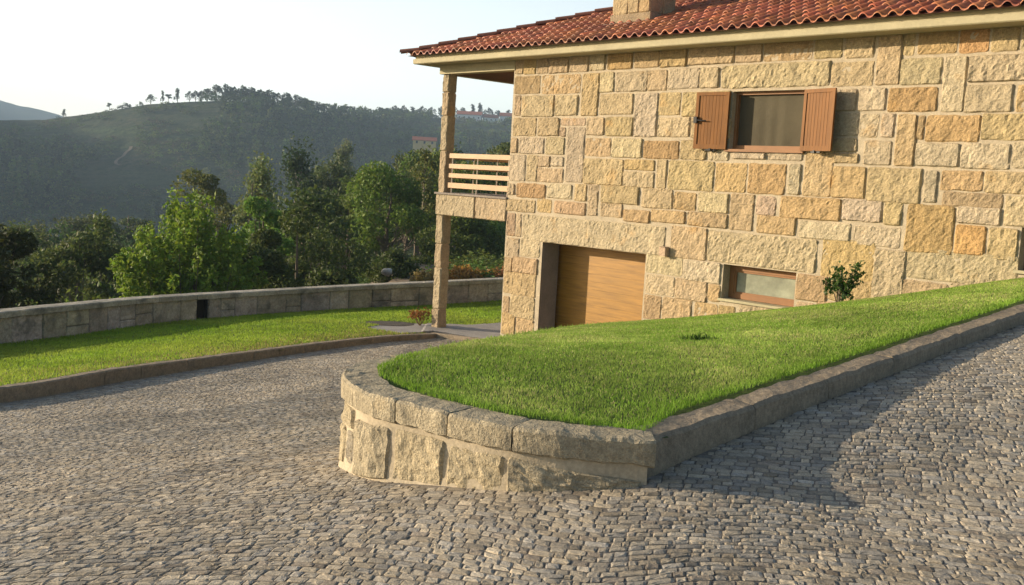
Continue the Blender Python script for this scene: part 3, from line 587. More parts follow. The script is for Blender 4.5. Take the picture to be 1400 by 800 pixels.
for k, srec in enumerate(STONES.split()):
    p = srec.split(','); s0, z0, s1, z1 = map(float, p[:4]); c = np.array(TONE[p[4]])
    if s1 > 13.0 and (z0 + z1) / 2 > -.28: s1 = 13.58
    big = s1 - s0 > 1.0
    rr_ = np.random.default_rng(k)
    # a stone overlapping an opening is trimmed to its edge
    for o in OPEN:
        if s1 > o[0] and s0 < o[1] and z1 > o[2] and z0 < o[3]:
            px = min(s1 - o[0], o[1] - s0); pzv = min(z1 - o[2], o[3] - z0)
            if px < pzv:
                if s1 - o[0] < o[1] - s0: s1 = o[0]
                else: s0 = o[1]
            else:
                if z1 - o[2] < o[3] - z0: z1 = o[2]
                else: z0 = o[3]
    if s1 - s0 < .05 or z1 - z0 < .04: continue
    t = c * rr_.uniform(.93, 1.07) * (1, rr_.uniform(.97, 1.03), rr_.uniform(.9, 1.1))
    stone_block(mb, front, s0 + .003, z0 + .003, s1 - .003, z1 - .003, rr_.uniform(.014, .028), t, 1000 + k, rough=1.25 if big else 1.0)
for a, b, c, d in ((13.6, 15.1, .85, 2.5), (13.6, 15.1, -.28, .85), (14.5, 15.1, -1.4, -.3), (13.12, 15.1, -2.2, -.98), (6.42, 8.1, -3.6, -2.62), (8.2, 11.2, -3.2, -2.3)): ashlar(mb, front, a, b, c, d, int(a * 7 + c * 11) % 97)
ashlar(mb, left_end, .04, 8, -4.0, 2.3, 31); 
mb.build("wall", [M_STONE, M_MORTAR, M_CEMENT], house)

# balcony corner: post, beams, slab, ceiling
def rough_pillar(mb, s0, s1, m0, m1, z0, z1, seed):
    z = z0; k = 0; r = np.random.default_rng(seed)
    while z < z1 - .02:
        h = min(r.uniform(.5, 1.1), z1 - z)
        if z1 - z - h < .25: h = z1 - z
        t = np.array(TONE['g' if k % 2 else 'p']) * r.uniform(.86, .98)
        hbox(mb, s0 + .035, s1 - .012, m0 + .035, m1 - .03, z, z + h, t)
        stone_block(mb, lambda v: H(np.stack([v[:, 0], m0 + .035 - v[:, 1], v[:, 2]], 1)), s0, z + .004, s1, z + h - .004, .035, t, seed * 31 + k)
        stone_block(mb, lambda v: H(np.stack([s0 + .035 - v[:, 1], v[:, 0], v[:, 2]], 1)), m0 + .01, z + .004, m1, z + h - .004, .035, t, seed * 31 + k + 9)
        stone_block(mb, lambda v: H(np.stack([s1 - .012 + v[:, 1], v[:, 0], v[:, 2]], 1)), m0 + .01, z + .004, m1, z + h - .004, .012, t, seed * 31 + k + 17, rough=.4)
        z += h; k += 1
mb = MB(); rough_pillar(mb, -.02, .23, 0, .25, -3.72, -.96, 3); rough_pillar(mb, -.02, .21, .01, .25, -.46, 2.27, 5); hbox(mb, .02, .2, .04, .22, -.96, -.46, TONE['g'])
mb.build("balcony_post", M_STONE, house)
mb = MB()
for a, b, c in ((-.02, 1.36, 'g'), (1.39, 2.42, 'p')):
    hbox(mb, a + .01, b, .0, .24, -.95, -.475, np.array(TONE[c]) * .97)
    stone_block(mb, front, a, -.955, b, -.475, .035, np.array(TONE[c]), 70 + int(b * 3), rough=1.1)
stone_block(mb, lambda v: H(np.stack([.0 - v[:, 1], v[:, 0], v[:, 2]], 1)), .05, -.955, 2.4, -.475, .03, np.array(TONE['g']), 77)
hbox(mb, .01, .24, .25, 2.6, -.95, -.475, TONE['g'])
mb.build("balcony_beam", M_STONE, house)
mb = MB(); hbox(mb, -.06, 2.42, -.06, 2.6, -.472, -.43); mb.build("balcony_slab", M_CEMENT, house)
rail = bpy.data.objects.new("balcony_railing", None); COL.objects.link(rail); rail.parent = house; WORLD[rail.name] = WORLD["stone_house"]
BARZ = [(.37, .476), (.135, .237), (-.077, .022), (-.313, -.195)]
for z0, z1 in BARZ:
    mb = MB(); hbox(mb, .20, 2.42, .075, .105, z0, z1); mb.build("rail_bar", M_RAIL, rail)
for z0, z1 in BARZ:
    mb = MB(); hbox(mb, .085, .115, .26, 2.3, z0 - .02, z1 - .02); mb.build("rail_bar", M_RAIL, rail)
for s_, m_ in ((.34, .125), (1.23, .125), (2.27, .125), (.135, .95), (.135, 1.7), (.135, 2.25)):
    mb = MB(); mb.tube(H([(s_, m_, -.43), (s_, m_, .40)]), .016, 8); mb.build("baluster", M_METAL, rail)
mb = MB(); hbox(mb, -.1, 2.46, -.03, .22, 2.275, 2.47); hbox(mb, -.1, .14, .22, 2.6, 2.275, 2.47); mb.build("balcony_lintel", M_RENDER, house)
mb = MB(); hbox(mb, .14, 2.42, .22, 2.6, 2.29, 2.34)
for k in range(18): hbox(mb, .142, 2.418, .225 + k * .132, .225 + k * .132 + .12, 2.272, 2.29)
mb.build("balcony_ceiling", M_CEIL, house)

# eaves
OV = .5; ZS = 2.47; EZ = 2.655
mb = MB(); hbox(mb, -OV + .02, 15.2, -OV + .02, 0.0, ZS + .002, ZS + .06); hbox(mb, -OV + .02, -.001, .0, 8, ZS + .002, ZS + .06); hbox(mb, 0.0, 2.6, 0, 2.6, ZS + .002, ZS + .05); mb.build("soffit", M_RENDER, house)
mb = MB()
def cornice(mb, s0, s1, side):
    # profile in (outward, z): a plain board with a rounded lower lip
    prof = [(OV - .10, ZS - .004), (OV - .012, ZS - .004), (OV + .004, ZS + .012), (OV + .004, ZS + .105), (OV - .035, ZS + .115), (OV - .035, ZS + .165), (OV - .10, ZS + .165)]
    V = []
    for x in (s0, s1):
        for o, z in prof:
            if side == 'f': V.append((x if x > 0 else x - (o - OV), -o, z))
            else: V.append((-o, x if x > 0 else x - (o - OV), z))
    n = len(prof); q = [(k, n + k, n + (k + 1) % n, (k + 1) % n) for k in range(n)]
    mb.add(H(V), q); 
cornice(mb, -OV, 15.2, 'f'); cornice(mb, -OV, 8, 'l'); hbox(mb, -OV + .03, 15.2, -OV + .02, -OV + .08, ZS + .15, EZ + .025); hbox(mb, -OV + .021, -OV + .08, -OV + .081, 8, ZS + .15, EZ + .025); mb.build("cornice", M_RENDER, house)

# roof: every clay tile row is waved, stepped and trimmed at the hip
PITCH_R = math.tan(math.radians(20)); EO = .62; EZ = 2.655
mb = MB(); TP = .235; RL = .36
def tiles(mb, f, a0, a1, mmax, seed):
    r = np.random.default_rng(seed); nseg = 9; ncol = int((a1 - a0) / TP)
    # wave: broad convex roll and a narrower pan
    tt = np.linspace(0, 1, nseg); prof = np.where(tt < .62, .058 * np.abs(np.sin(np.pi * tt / .62)) ** .8, -.018 * np.sin(np.pi * (tt - .62) / .38))
    for c in range(ncol):
        sx = a0 + (c + tt) * TP; lim = np.minimum(mmax, sx - a0)
        for k in range(int(mmax / RL) + 1):
            d0 = k * RL - (.03 if k else 0); d1 = (k + 1) * RL
            if lim.max() < d0 + .02: break
            e0 = np.minimum(d0, lim); e1 = np.minimum(d1, lim); jz = r.normal(0, .004); js = r.normal(0, .006)
            z0 = EZ + e0 * PITCH_R + prof + .030 + jz; z1 = EZ + e1 * PITCH_R + prof + jz + .030 * (1 - (e1 - d0) / RL)
            zl = z0 - .022
            V = np.concatenate([np.stack([sx + js, e0, zl], 1), np.stack([sx + js, e0, z0], 1), np.stack([sx + js, e1, z1], 1)])
            q = [(i, i + 1, nseg + i + 1, nseg + i) for i in range(nseg - 1)] + [(nseg + i, nseg + i + 1, 2 * nseg + i + 1, 2 * nseg + i) for i in range(nseg - 1)]
            t = np.array((.345, .105, .044)) * r.uniform(.6, 1.35) * np.array((1, r.uniform(.85, 1.2), r.uniform(.8, 1.2)))
            mb.add(f(V), q, col=t)
tiles(mb, lambda v: H(np.stack([v[:, 0], v[:, 1] - EO, v[:, 2]], 1)), -EO, 15.3, 4.6, 1)
tiles(mb, lambda v: H(np.stack([v[:, 1] - EO, v[:, 0], v[:, 2]], 1)), -EO, 8.3, 4.6, 2)
# deck under the tiles
dk = [(-EO + .02, -EO + .02, EZ - .012), (15.2, -EO + .02, EZ - .012), (15.2, 4.0, EZ + 4.6 * PITCH_R - .02), (4.0, 4.0, EZ + 4.6 * PITCH_R - .02), (-EO + .02, 8.2, EZ - .012), (4.0, 8.2, EZ + 4.6 * PITCH_R - .02)]
mb.add(H(dk), [(0, 1, 2, 3), (0, 3, 5, 4)], col=(.16, .06, .035))
roof = mb.build("roof", M_TILE, house, smooth=True)
mb = MB(); r_ = np.random.default_rng(5); hl = .44
for k in range(11):
    d0 = k * hl * .707 - .10; d1 = d0 + hl * .707 + .04; a = np.array((-EO + d0, -EO + d0, EZ + .055 + d0 * PITCH_R)); b = np.array((-EO + d1, -EO + d1, EZ + .055 + d1 * PITCH_R))
    if k == 0: a = a + (0, 0, .015)
    V = []; side = np.array((1, -1, 0)) / math.sqrt(2); n = 9
    for P_, rd, up in ((a, .125, .030), (a, .100, .026), (b, .100, .0)):
        for t in np.linspace(0, math.pi, n): V.append(P_ + side * rd * math.cos(t) + np.array((0, 0, 1)) * (rd * .72 * math.sin(t) + up - .02))
    q = [(i, i + 1, n + i + 1, n + i) for i in range(n - 1)] + [(n + i, n + i + 1, 2 * n + i + 1, 2 * n + i) for i in range(n - 1)]
    # outer skin
    V2 = []
    for P_, rd, up in ((a, .125, .030), (b, .112, .0)):
        for t in np.linspace(0, math.pi, n): V2.append(P_ + side * rd * math.cos(t) + np.array((0, 0, 1)) * (rd * .72 * math.sin(t) + up - .02))
    c = np.array((.22, .09, .05)) * r_.uniform(.8, 1.2)
    mb.add(H(V), q[:n - 1], col=c); mb.add(H(V2), [(i, i + 1, n + i + 1, n + i) for i in range(n - 1)], col=c)
mb.build("hip_tiles", M_TILE, roof, smooth=True)

# chimney
mb = MB(); CS0, CS1, CM0, CM1 = 4.36, 5.34, .86, 1.62
zb = EZ + (CM0 + EO) * PITCH_R - .02
hbox(mb, CS0, CS1, CM0, CM1, zb - .15, zb + 2.0, np.array(TONE['y']) * .9)
hbox(mb, CS0 - .035, CS1 + .035, CM0 - .035, CM1 + .035, zb - .2, zb + .21, np.array(TONE['p']) * .75)
for k, (a, b) in enumerate(((0, .40), (.41, .69), (.70, .98))):
    stone_block(mb, lambda v: H(np.stack([v[:, 0], CM0 - v[:, 1], v[:, 2]], 1)), CS0 + a, zb + .22, CS0 + b, zb + .98, .02, np.array(TONE['o' if k == 2 else 'y']), 400 + k, rough=.5)
for k in range(2): stone_block(mb, lambda v: H(np.stack([CS1 + v[:, 1], v[:, 0], v[:, 2]], 1)), CM0 + .38 * k, zb + .22, CM0 + .38 * k + .37, zb + .98, .015, np.array(TONE['b']), 410 + k, rough=.5)
hbox(mb, CS0 - .12, CS1 + .12, CM0 - .12, CM1 + .12, zb + 2.0, zb + 2.1, np.array(TONE['g']))
chim = mb.build("chimney", M_STONE, house)
mb = MB(); fl = [(CS0 - .09, -.11), (CS1 + .09, -.11)]
hbox(mb, CS0 - .10, CS1 + .10, CM0 - .16, CM0 - .036, zb - .10, zb + .02); mb.build("flashing", M_CEMENT, chim)
mb = MB(); c = np.array((CS0 + .16, CM0 - .16, zb + .98)); n = 20
V = []
for rd, dy in ((.02, .055), (.12, .03), (.19, -.02), (.20, -.035), (.19, -.03), (.02, .075)):
    for t in range(n): V.append(c + (rd * math.cos(2 * math.pi * t / n), dy, rd * math.sin(2 * math.pi * t / n)))
q = [(a * n + k, a * n + (k + 1) % n, (a + 1) * n + (k + 1) % n, (a + 1) * n + k) for a in range(5) for k in range(n)]
mb.add(H(V), q); mb.tube(H([c + (0, .06, 0), (CS0 + .16, CM0 + .01, zb + .98)]), .025); mb.build("dish_antenna", M_WHITE, chim, smooth=True)
mb = MB()
cab = [(CS0 + .02, CM0 - .05, zb + 1.05), (CS0 + .10, CM0 - .05, zb + .78), (CS0 + .24, CM0 - .06, zb + .62), (CS0 + .36, CM0 - .05, zb + .80), (CS0 + .44, CM0 - .05, zb + 1.1)]
mb.tube(H(smooth_path(cab, 24)[0]), .011, 6)
cab = [(CS0 + .46, CM0 - .04, zb + 1.1), (CS0 + .55, CM0 - .05, zb + .86), (CS0 + .72, CM0 - .05, zb + .79), (CS1 + .01, CM0 - .05, zb + .78)]
mb.tube(H(smooth_path(cab, 20)[0]), .011, 6); mb.build("cable", M_IRON, chim, smooth=True)
mb = MB(); mb.tube(H([(CS0 + .70, CM0 - .03, zb + .83), (CS0 + .70, CM0 - .10, zb + .83)]), .04, 10); mb.build("junction_box", M_WHITE, chim)

# garage door, set back behind the jamb
mb = MB(); nP = 5; zt, zbm = -1.24, -3.68; ph = (zt - zbm) / nP
for k in range(nP):
    z0 = zbm + k * ph
    for j in range(3): hbox(mb, 3.2, 6.55, .60, .635, z0 + j * ph / 3 + .0012, z0 + (j + 1) * ph / 3 - .0012)
hbox(mb, 3.2, 6.55, .637, .66, zbm, zt, (1, 1, 1), 1)
mb.build("garage_door", [M_GDOOR, M_DARKIN], house)
mb = MB()
for a, b, c, e in (((3.2, .5, -3.7), (3.58, .5, -3.7), (3.58, .5, -1.2), (3.2, .5, -1.2)), ((6.38, .5, -3.7), (6.6, .5, -3.7), (6.6, .5, -1.2), (6.38, .5, -1.2)), ((3.2, .5, -1.2), (3.2, .5, -3.7), (3.2, .8, -3.7), (3.2, .8, -1.2)), ((6.6, .5, -1.2), (6.6, .5, -3.7), (6.6, .8, -3.7), (6.6, .8, -1.2)), ((3.2, .5, -1.2), (6.6, .5, -1.2), (6.6, .8, -1.2), (3.2, .8, -1.2))):
    mb.add(H([a, b, c, e]), [(0, 1, 2, 3)])
mb.build("garage_recess", M_CEMENT, house)

# upper window with open shutters
def frame(mb, s0, s1, z0, z1, m0, m1, t, tb=None):
    tb = tb or t
    hbox(mb, s0, s0 + t, m0, m1, z0, z1); hbox(mb, s1 - t, s1, m0, m1, z0, z1); hbox(mb, s0 + t, s1 - t, m0, m1, z1 - t, z1); hbox(mb, s0 + t, s1 - t, m0, m1, z0, z0 + tb)
mb = MB(); frame(mb, 8.082, 9.528, .702, 1.688, .10, .19, .05, .07); win = mb.build("upper_window", M_FRAME, house)
mb = MB(); hbox(mb, 8.02, 9.58, -.065, .10, .655, .699); mb.build("sill", M_FRAME, win)
mb = MB(); n1 = 40; ss = np.linspace(8.13, 9.48, n1); zz = np.linspace(.77, 1.64, 8); S_, Z_ = np.meshgrid(ss, zz, indexing='ij')
M2 = .165 + .006 * np.sin(S_ * 17 + np.sin(S_ * 5) * 2) * (1 - (Z_ - .77) / 1.6); mb.grid(H(np.stack([S_, M2, Z_], -1)), n1, 8); mb.build("insect_screen", M_SCREEN, win, smooth=True)
mb = MB(); hbox(mb, 8.12, 9.49, .192, .205, .75, 1.66); mb.build("pane", M_GLASS, win)
def shutter(hinge, width, ang, flip):
    """leaf hinged at 'hinge'; ang = degrees it stands off the wall"""
    mb = MB(); ca, sa = math.cos(math.radians(ang)), math.sin(math.radians(ang))
    def f(v):
        x = v[:, 0]; y = v[:, 1]
        return H(np.stack([hinge + flip * (x * ca) + flip * y * sa * 0, -.05 - x * sa - y * ca, v[:, 2]], 1))
    B = lambda x0, x1, y0, y1, z0, z1: mb.box((x0, y0, z0), (x1, y1, z1), fn=f)
    t = .06; z0, z1 = .69, 1.68
    B(0, t, 0, .045, z0, z1); B(width - t, width, 0, .045, z0, z1); B(t, width - t, 0, .045, z1 - t, z1); B(t, width - t, 0, .045, z0, z0 + t + .02)
    n = 8; w = (width - 2 * t) / n
    for k in range(n): B(t + k * w + .003, t + (k + 1) * w - .003, .008, .03, z0 + t + .02, z1 - t)
    B(t, width - t, .004, .016, z0 + t + .02, z1 - t)
    o = mb.build("shutter", M_SHUT, house)
    mb = MB()
    for zz_ in (z0 + .02,):
        B2 = lambda x0, x1, y0, y1, a, b: mb.box((x0, y0, a), (x1, y1, b), fn=f)
        B2(width * .35, width * .65, .0, .03, z0 - .03, z0 - .004); B2(width * .45, width * .5, .03, .06, z0 - .035, z0 + .01)
    mb.build("shutter_catch", M_IRON, o)
    return o, f
sh, f = shutter(8.07, .66, 5, -1)
mb = MB(); mb.box((.60, .045, 1.14), (.665, .085, 1.25), fn=f); mb.tube(f(np.array([(.64, .07, 1.19), (.50, .075, 1.185), (.42, .07, 1.18)])), .012, 6); mb.build("latch_handle", M_IRON, sh)
sh2, f2 = shutter(9.54, .66, 13, 1)
# basement windows
def low_window(o, nm):
    s0, s1, z0, z1 = o
    mb = MB(); frame(mb, s0 + .004, s1 - .004, z0 + .06, z1 - .004, .20, .28, .10, .09); frame(mb, s0 + .10, s1 - .10, z0 + .145, z1 - .10, .215, .27, .035); w_ = mb.build(nm, M_FRAME, house)
    mb = MB(); hbox(mb, s0 + .13, s1 - .13, .245, .255, z0 + .17, z1 - .13); mb.build("frosted_glass", M_FROST, w_)
    mb = MB(); hbox(mb, s0 - .04, s1 + .005, -.05, .20, z0 + .012, z0 + .055); mb.build("sill", M_RENDER, w_)
low_window(OPEN[2], "basement_window"); low_window(OPEN[3], "basement_window")
mb = MB(); hbox(mb, 2.6, 15.0, .8, .85, -3.9, 2.4); hbox(mb, 8.0, 9.6, .3, .34, .6, 1.8); mb.build("interior_lining", M_DARKIN, house)
# small stone light block beside the garage lintel
mb = MB(); hbox(mb, 6.80, 6.94, -.14, .0, -1.285, -1.13, (.50, .36, .24)); hbox(mb, 6.805, 6.935, -.145, -.02, -1.13, -1.115, (.35, .25, .17)); mb.build("wall_bracket", M_STONE, house)
# ------------------------------------------------------------------ garden walls and kerbs
GT = {'a': (.385, .325, .22), 'b': (.33, .28, .195), 'c': (.41, .34, .22), 'd': (.29, .25, .185)}
def gtone(r): return np.array(GT['abcd'[r.integers(4)]]) * r.uniform(.88, 1.12)
# raised-lawn retaining wall
rw = thing("retaining_wall", (.8, 5.4, -1.6), "low curved granite retaining wall with a thick coping round the nose of the raised lawn", "retaining wall")
base = np.array(RW_BASE); top = np.array(RW_TOP)
P_TOP = Path([(t[0], t[1], t[2], b[2]) for t, b in zip(top, base)])
r = np.random.default_rng(3)
mb = MB(); cuts = [0.0, .74, 1.16, 1.55, 1.98, 2.42, 2.78, 3.2, 3.7, 4.2]
cuts = [c / 4.2 * P_TOP.L for c in cuts]
SEC = [(.004, -.145), (.022, -.135), (.025, -.018), (.008, .0), (-.225, .0), (-.24, -.03), (-.24, -.15)]
SEC = [(-o, h) for o, h in SEC]      # the outer side lies to the left of the path
for k in range(len(cuts) - 1):
    sweep_stone(mb, P_TOP, cuts[k] + .004, cuts[k + 1] - .004, SEC, np.array(GT['a']) * r.uniform(.92, 1.12), amp=.010, nscale=13, seg=max(6, int((cuts[k + 1] - cuts[k]) / .03)), seed=k)
cop = mb.build("coping", M_GSTONE, rw)
mb = MB(); bc = [0, .22, .62, 1.02, 1.50, 2.0, 2.12, 2.5, 3.0, 3.6, 4.2]
class BasePath:
    L = P_TOP.L
    @staticmethod
    def at(u): return P_TOP.at(u)
def course_stone(u0, u1, lo, hi, depth, tone, seed, hi0=None):
    """wall stone between two fractions of the height under the coping"""
    def f(v):
        p, nr = P_TOP.at(v[:, 0]); zt = p[:, 2] - .145; zb = p[:, 3] - .03; t = v[:, 2]
        flare = .012 * (1 - t)
        o = v[:, 1] + flare - .015
        return np.stack([p[:, 0] - nr[:, 0] * o, p[:, 1] - nr[:, 1] * o, zb + (zt - zb) * t], 1)
    hh = .35
    def g(v):
        v = v.copy(); h_ = hi if hi0 is None else hi0 + (hi - hi0) * np.clip((v[:, 0] - u0) / (u1 - u0), 0, 1) ** .7
        v[:, 2] = lo + (v[:, 2] / hh) * (h_ - lo); return f(v)
    stone_block(mb, g, u0, 0, u1, hh, depth, tone, seed, cell=.022, rough=.85)
tone = lambda c, k=1: np.array(GT[c]) * k
U = P_TOP.L / 4.2
for u0, u1, lo, hi, c in ((.06, .76, -.02, .87, 'a'), (.79, 1.16, .0, .88, 'c'), (1.18, 1.56, .0, .90, 'c'), (1.59, 1.94, .0, .88, 'a'), (1.97, 2.12, .10, .62, 'd'), (1.99, 2.28, .66, .96, 'c'), (2.15, 2.44, .05, .62, 'c'), (2.5, 2.95, .05, .95, 'b'), (3.0, 3.5, 0, .95, 'c'), (3.55, 4.15, 0, .95, 'a')):
    course_stone(u0 * U, u1 * U, lo, hi, .020, tone(c, 1.0), int(u0 * 100), .40 if u0 < .1 else None)
us = np.linspace(.04, P_TOP.L, 90); p, nr = P_TOP.at(us)
rows = []
for t in np.linspace(0, 1, 9):
    zt = p[:, 2] - .14; zb = p[:, 3] - .06; o = .012 * (1 - t) - .006 + .024 * (1 - t) ** 9
    rows.append(np.stack([p[:, 0] - nr[:, 0] * o, p[:, 1] - nr[:, 1] * o, zb + (zt - zb) * t], 1))
rows.append(np.stack([p[:, 0] + nr[:, 0] * .2, p[:, 1] + nr[:, 1] * .2, p[:, 2] - .14], 1))
G = np.stack(rows, 1).reshape(-1, 3); G += (.003 * fbm(G * 9, 3, 2))[:, None] * np.array([.3, .9, .2])
mb.grid(G, 90, 10, mi=1)
e0 = G[:10]; e1 = np.array([G[0] + (-.02, .14, 0), G[8] + (-.02, .14, 0)])
mb.add(np.vstack([G[0:9], e1]), t=[(k, k + 1, 9) for k in range(8)] + [(8, 10, 9)], mi=1)
mb.build("wall_stones", [M_GSTONE, M_MORTAR], rw)

# kerb of the right-hand drive
def kerb(name, label, pts, base, tops, side, width, lens, mt, seed):
    P = Path([(x, y, t, b) for (x, y), t, b in zip(pts, tops, base)]); o = thing(name, (pts[0][0], pts[0][1], base[0]), label, "kerb")
    mb = MB(); u = 0; r = np.random.default_rng(seed); k = 0
    while u < P.L - .05:
        l = min(r.uniform(*lens), P.L - u); pm, _ = P.at(u + l / 2); h = pm[2] - pm[3] + .05
        sec = [(0.012, -h), (.005, -h * .5), (0, -.03), (-.022, -.003), (-width + .02, .0), (-width, -.02), (-width, -h)]
        sec = [(side * a, b) for a, b in sec]
        sweep_stone(mb, P, u + .003, u + l - .003, sec, np.array((1, 1, 1.)) * r.uniform(.85, 1.12), amp=.010, nscale=7, seed=seed * 50 + k); u += l; k += 1
    return o, mb.build("kerb_stones", mt, o), P
M_KERBC = mat("kerb_stone_tones", (.265, .21, .145), rough=.92, var=((1.2, .12), (9, .2), (30, .22), (95, .22)), bump=((24, .6, .02), (90, .5, .008)), tint=[((.11, .10, .085), 4, .57, .55)])
kerb("stone_kerb", "long straight granite kerb edging the raised lawn along the right-hand drive", KERB_R, KERB_R_BASE, KERB_R_TOP, 1, .20, (.9, 1.5), M_KERBC, 1)
kl_top = [b + h for b, h in zip(KERB_L_BASE, KERB_L_H)]
kerb("stone_kerb", "curved granite kerb between the cobbled drive and the lower lawn", KERB_L, KERB_L_BASE, kl_top, -1, .18, (.7, 1.2), M_KERBC, 2)
kerb("stone_kerb", "short pale kerb along the front of the porch paving beside the balcony post", [(-1.72, 23.27), (-1.2, 22.95), (-.85, 22.72), (-.2, 22.35)], [-3.72, -3.71, -3.70, -3.68], [-3.62, -3.60, -3.59, -3.58], -1, .16, (.5, .8), M_KERBC, 3)

# boundary wall
bw = thing("boundary_wall", (FENCE[2][0], FENCE[2][1], FENCE[2][2]), "long low weathered granite boundary wall with a flat coping and a dark drain hole", "boundary wall")
P_B = Path([(x, y, z + h, z) for x, y, z, h in FENCE])
r = np.random.default_rng(21); mb = MB(); u = 0; k = 0
while u < P_B.L - .1:
    l = min(r.uniform(1.0, 1.7), P_B.L - u)
    sweep_stone(mb, P_B, u + .004, u + l - .004, [(.085, -.12), (.09, -.02), (.07, .0), (-.30, .0), (-.32, -.03), (-.32, -.12)], np.array((.40, .36, .285)) * r.uniform(.85, 1.12), amp=.009, nscale=5, seg=max(3, int(l / .15)), seed=k); u += l; k += 1
mb.build("coping", M_OLDWALL, bw)
# where the drain hole sits
us = np.linspace(0, P_B.L, 800); pp, _ = P_B.at(us); hole_u = us[np.argmin(np.abs(pp[:, 0] / pp[:, 1] - (-.305)))]
mb = MB(); u = 0; k = 0
def bstone(u0, u1, lo, hi, tone, seed):
    def f(v):
        p, nr = P_B.at(v[:, 0]); zt = p[:, 2] - .12; zb = p[:, 3] - .12; o = v[:, 1]
        return np.stack([p[:, 0] + nr[:, 0] * o, p[:, 1] + nr[:, 1] * o, zb + (zt - zb) * v[:, 2] / .66], 1)
    stone_block(mb, f, u0, lo * .66, u1, hi * .66, .028, tone, seed, cell=.07, rough=1.2)
cutL, cutR = hole_u - .20, hole_u + .22
segs = [(0, cutL), (cutR, P_B.L)]
for a, b in segs:
    u = a
    while u < b - .02:
        l = r.uniform(.4, 1.0)
        if b - (u + l) < .3: l = b - u
        t = np.array((.38, .335, .265)) * r.uniform(.75, 1.2) * (1, r.uniform(.96, 1.02), r.uniform(.9, 1.08))
        if r.random() < .3:
            m_ = r.uniform(.4, .65); bstone(u + .008, u + l - .008, 0, m_ - .012, t, 5000 + k); bstone(u + .008, u + l - .008, m_ + .012, 1, t * r.uniform(.85, 1.15), 6000 + k)
        else: bstone(u + .008, u + l - .008, 0, 1, t, 5000 + k)
        u += l; k += 1
bstone(cutL + .01, cutR - .01, 0, .22, np.array((.22, .20, .17)), 7001)
for a, b in segs:      # wall core
    us = np.linspace(a, b, 120); p, nr = P_B.at(us); rows = []
    for o, h in ((.004, 1), (.004, 0), (-.28, 0), (-.28, 1)): rows.append(np.stack([p[:, 0] + nr[:, 0] * o, p[:, 1] + nr[:, 1] * o, np.where(h, p[:, 2] - .115, p[:, 3] - .5)], 1))
    rows.append(rows[0]); mb.grid(np.stack(rows, 1).reshape(-1, 3), 120, 5, col=(.20, .185, .16))
mb.build("wall_stones", M_OLDWALL, bw)
mb = MB(); p, nr = P_B.at(np.array([cutL - .02, cutR + .02])); V = []
for i in range(2):
    for o in (-.14, -.28):
        for h in (-.11, -.62): V.append((p[i, 0] + nr[i, 0] * o, p[i, 1] + nr[i, 1] * o, p[i, 2] + h))
mb.add(V, [(0, 1, 5, 4), (2, 6, 7, 3), (0, 4, 6, 2), (1, 3, 7, 5)]); mb.build("drain_recess", M_DARKIN, bw)

# planting pit beside the post
LZ = lambda x, y: float(lower_z(x, y)[0])
mb = MB(); n = 26; V = [(-2.85, 24.25, LZ(-2.85, 24.25) + .004)]
for ring_, dz in ((.25, .006), (.42, .012), (.56, .002)):
    for t in range(n): V.append((-2.85 + ring_ * 1.25 * math.cos(2 * math.pi * t / n), 24.25 + ring_ * .8 * math.sin(2 * math.pi * t / n), LZ(-2.85 + ring_ * 1.25 * math.cos(2 * math.pi * t / n), 24.25 + ring_ * .8 * math.sin(2 * math.pi * t / n)) + dz))
T_ = [(0, 1 + k, 1 + (k + 1) % n) for k in range(n)]; Q_ = [(1 + a * n + k, 1 + (a + 1) * n + k, 1 + (a + 1) * n + (k + 1) % n, 1 + a * n + (k + 1) % n) for a in range(2) for k in range(n)]
mb.add(V, Q_, T_); tag(mb.build("planting_pit", mat("pit_soil", (.085, .07, .055), rough=1, var=((9, .35),), bump=((30, .8, .02),))), "bare earth planting pit in the lower lawn by the balcony post", "soil patch", kind='structure')

# ------------------------------------------------------------------ grass
M_G = M_GRASS
def blades(name, label, X, Y, Z, hgt, wid, tones, seed):
    r = np.random.default_rng(seed); n = len(X); az = r.uniform(0, 2 * np.pi, n); lean = r.uniform(.15, .75, n); laz = r.uniform(0, 2 * np.pi, n)
    h = hgt * r.uniform(.6, 1.25, n); w = wid * r.uniform(.7, 1.3, n)
    sx, sy = np.cos(az) * w / 2, np.sin(az) * w / 2; lx, ly = np.cos(laz) * lean * h, np.sin(laz) * lean * h
    b = np.stack([X, Y, Z - .004], 1); S = np.stack([sx, sy, sx * 0], 1); Lm = np.stack([lx * .35, ly * .35, h * .62], 1); Lt = np.stack([lx, ly, h], 1)
    V = np.stack([b - S, b + S, b + Lm + S * .8, b + Lm - S * .8, b + Lt], 1).reshape(-1, 3); k = np.arange(n)[:, None] * 5
    mb = MB(); c = tones
    st = mb.n; mb.add(V, q=(k + np.array([[0, 1, 2, 3]])), col=c); mb.t.append((k + np.array([[3, 2, 4]])) + st); mb.tc.append(c); mb.tm.append(np.zeros(n))
    return tag(mb.build(name, M_G), label, "grass", kind='stuff')
def scatter(poly, bounds, dens, seed, nmax):
    r = np.random.default_rng(seed); x0, y0, x1, y1 = bounds; X = r.uniform(x0, x1, nmax); Y = r.uniform(y0, y1, nmax)
    k = inpoly(X, Y, poly); X, Y = X[k], Y[k]; D = np.hypot(X, Y); k = r.random(len(X)) < dens(D); return X[k], Y[k]
X, Y = scatter(UP_POLY, (-1.2, 5.3, 9, 20), lambda d: np.clip((7.8 / d) ** 1.25, 0, 1), 1, 1150000)
pf = fbm(np.stack([X * 1.3, Y * 1.3, X * 0], 1), 3, 8); pf2 = vnoise(np.stack([X * 9, Y * 9, X * 0], 1), 3); rr0 = rng.random(len(X))
g1 = np.array((.22, .37, .042)); g2 = np.array((.39, .47, .12)); g3 = np.array((.52, .46, .22))
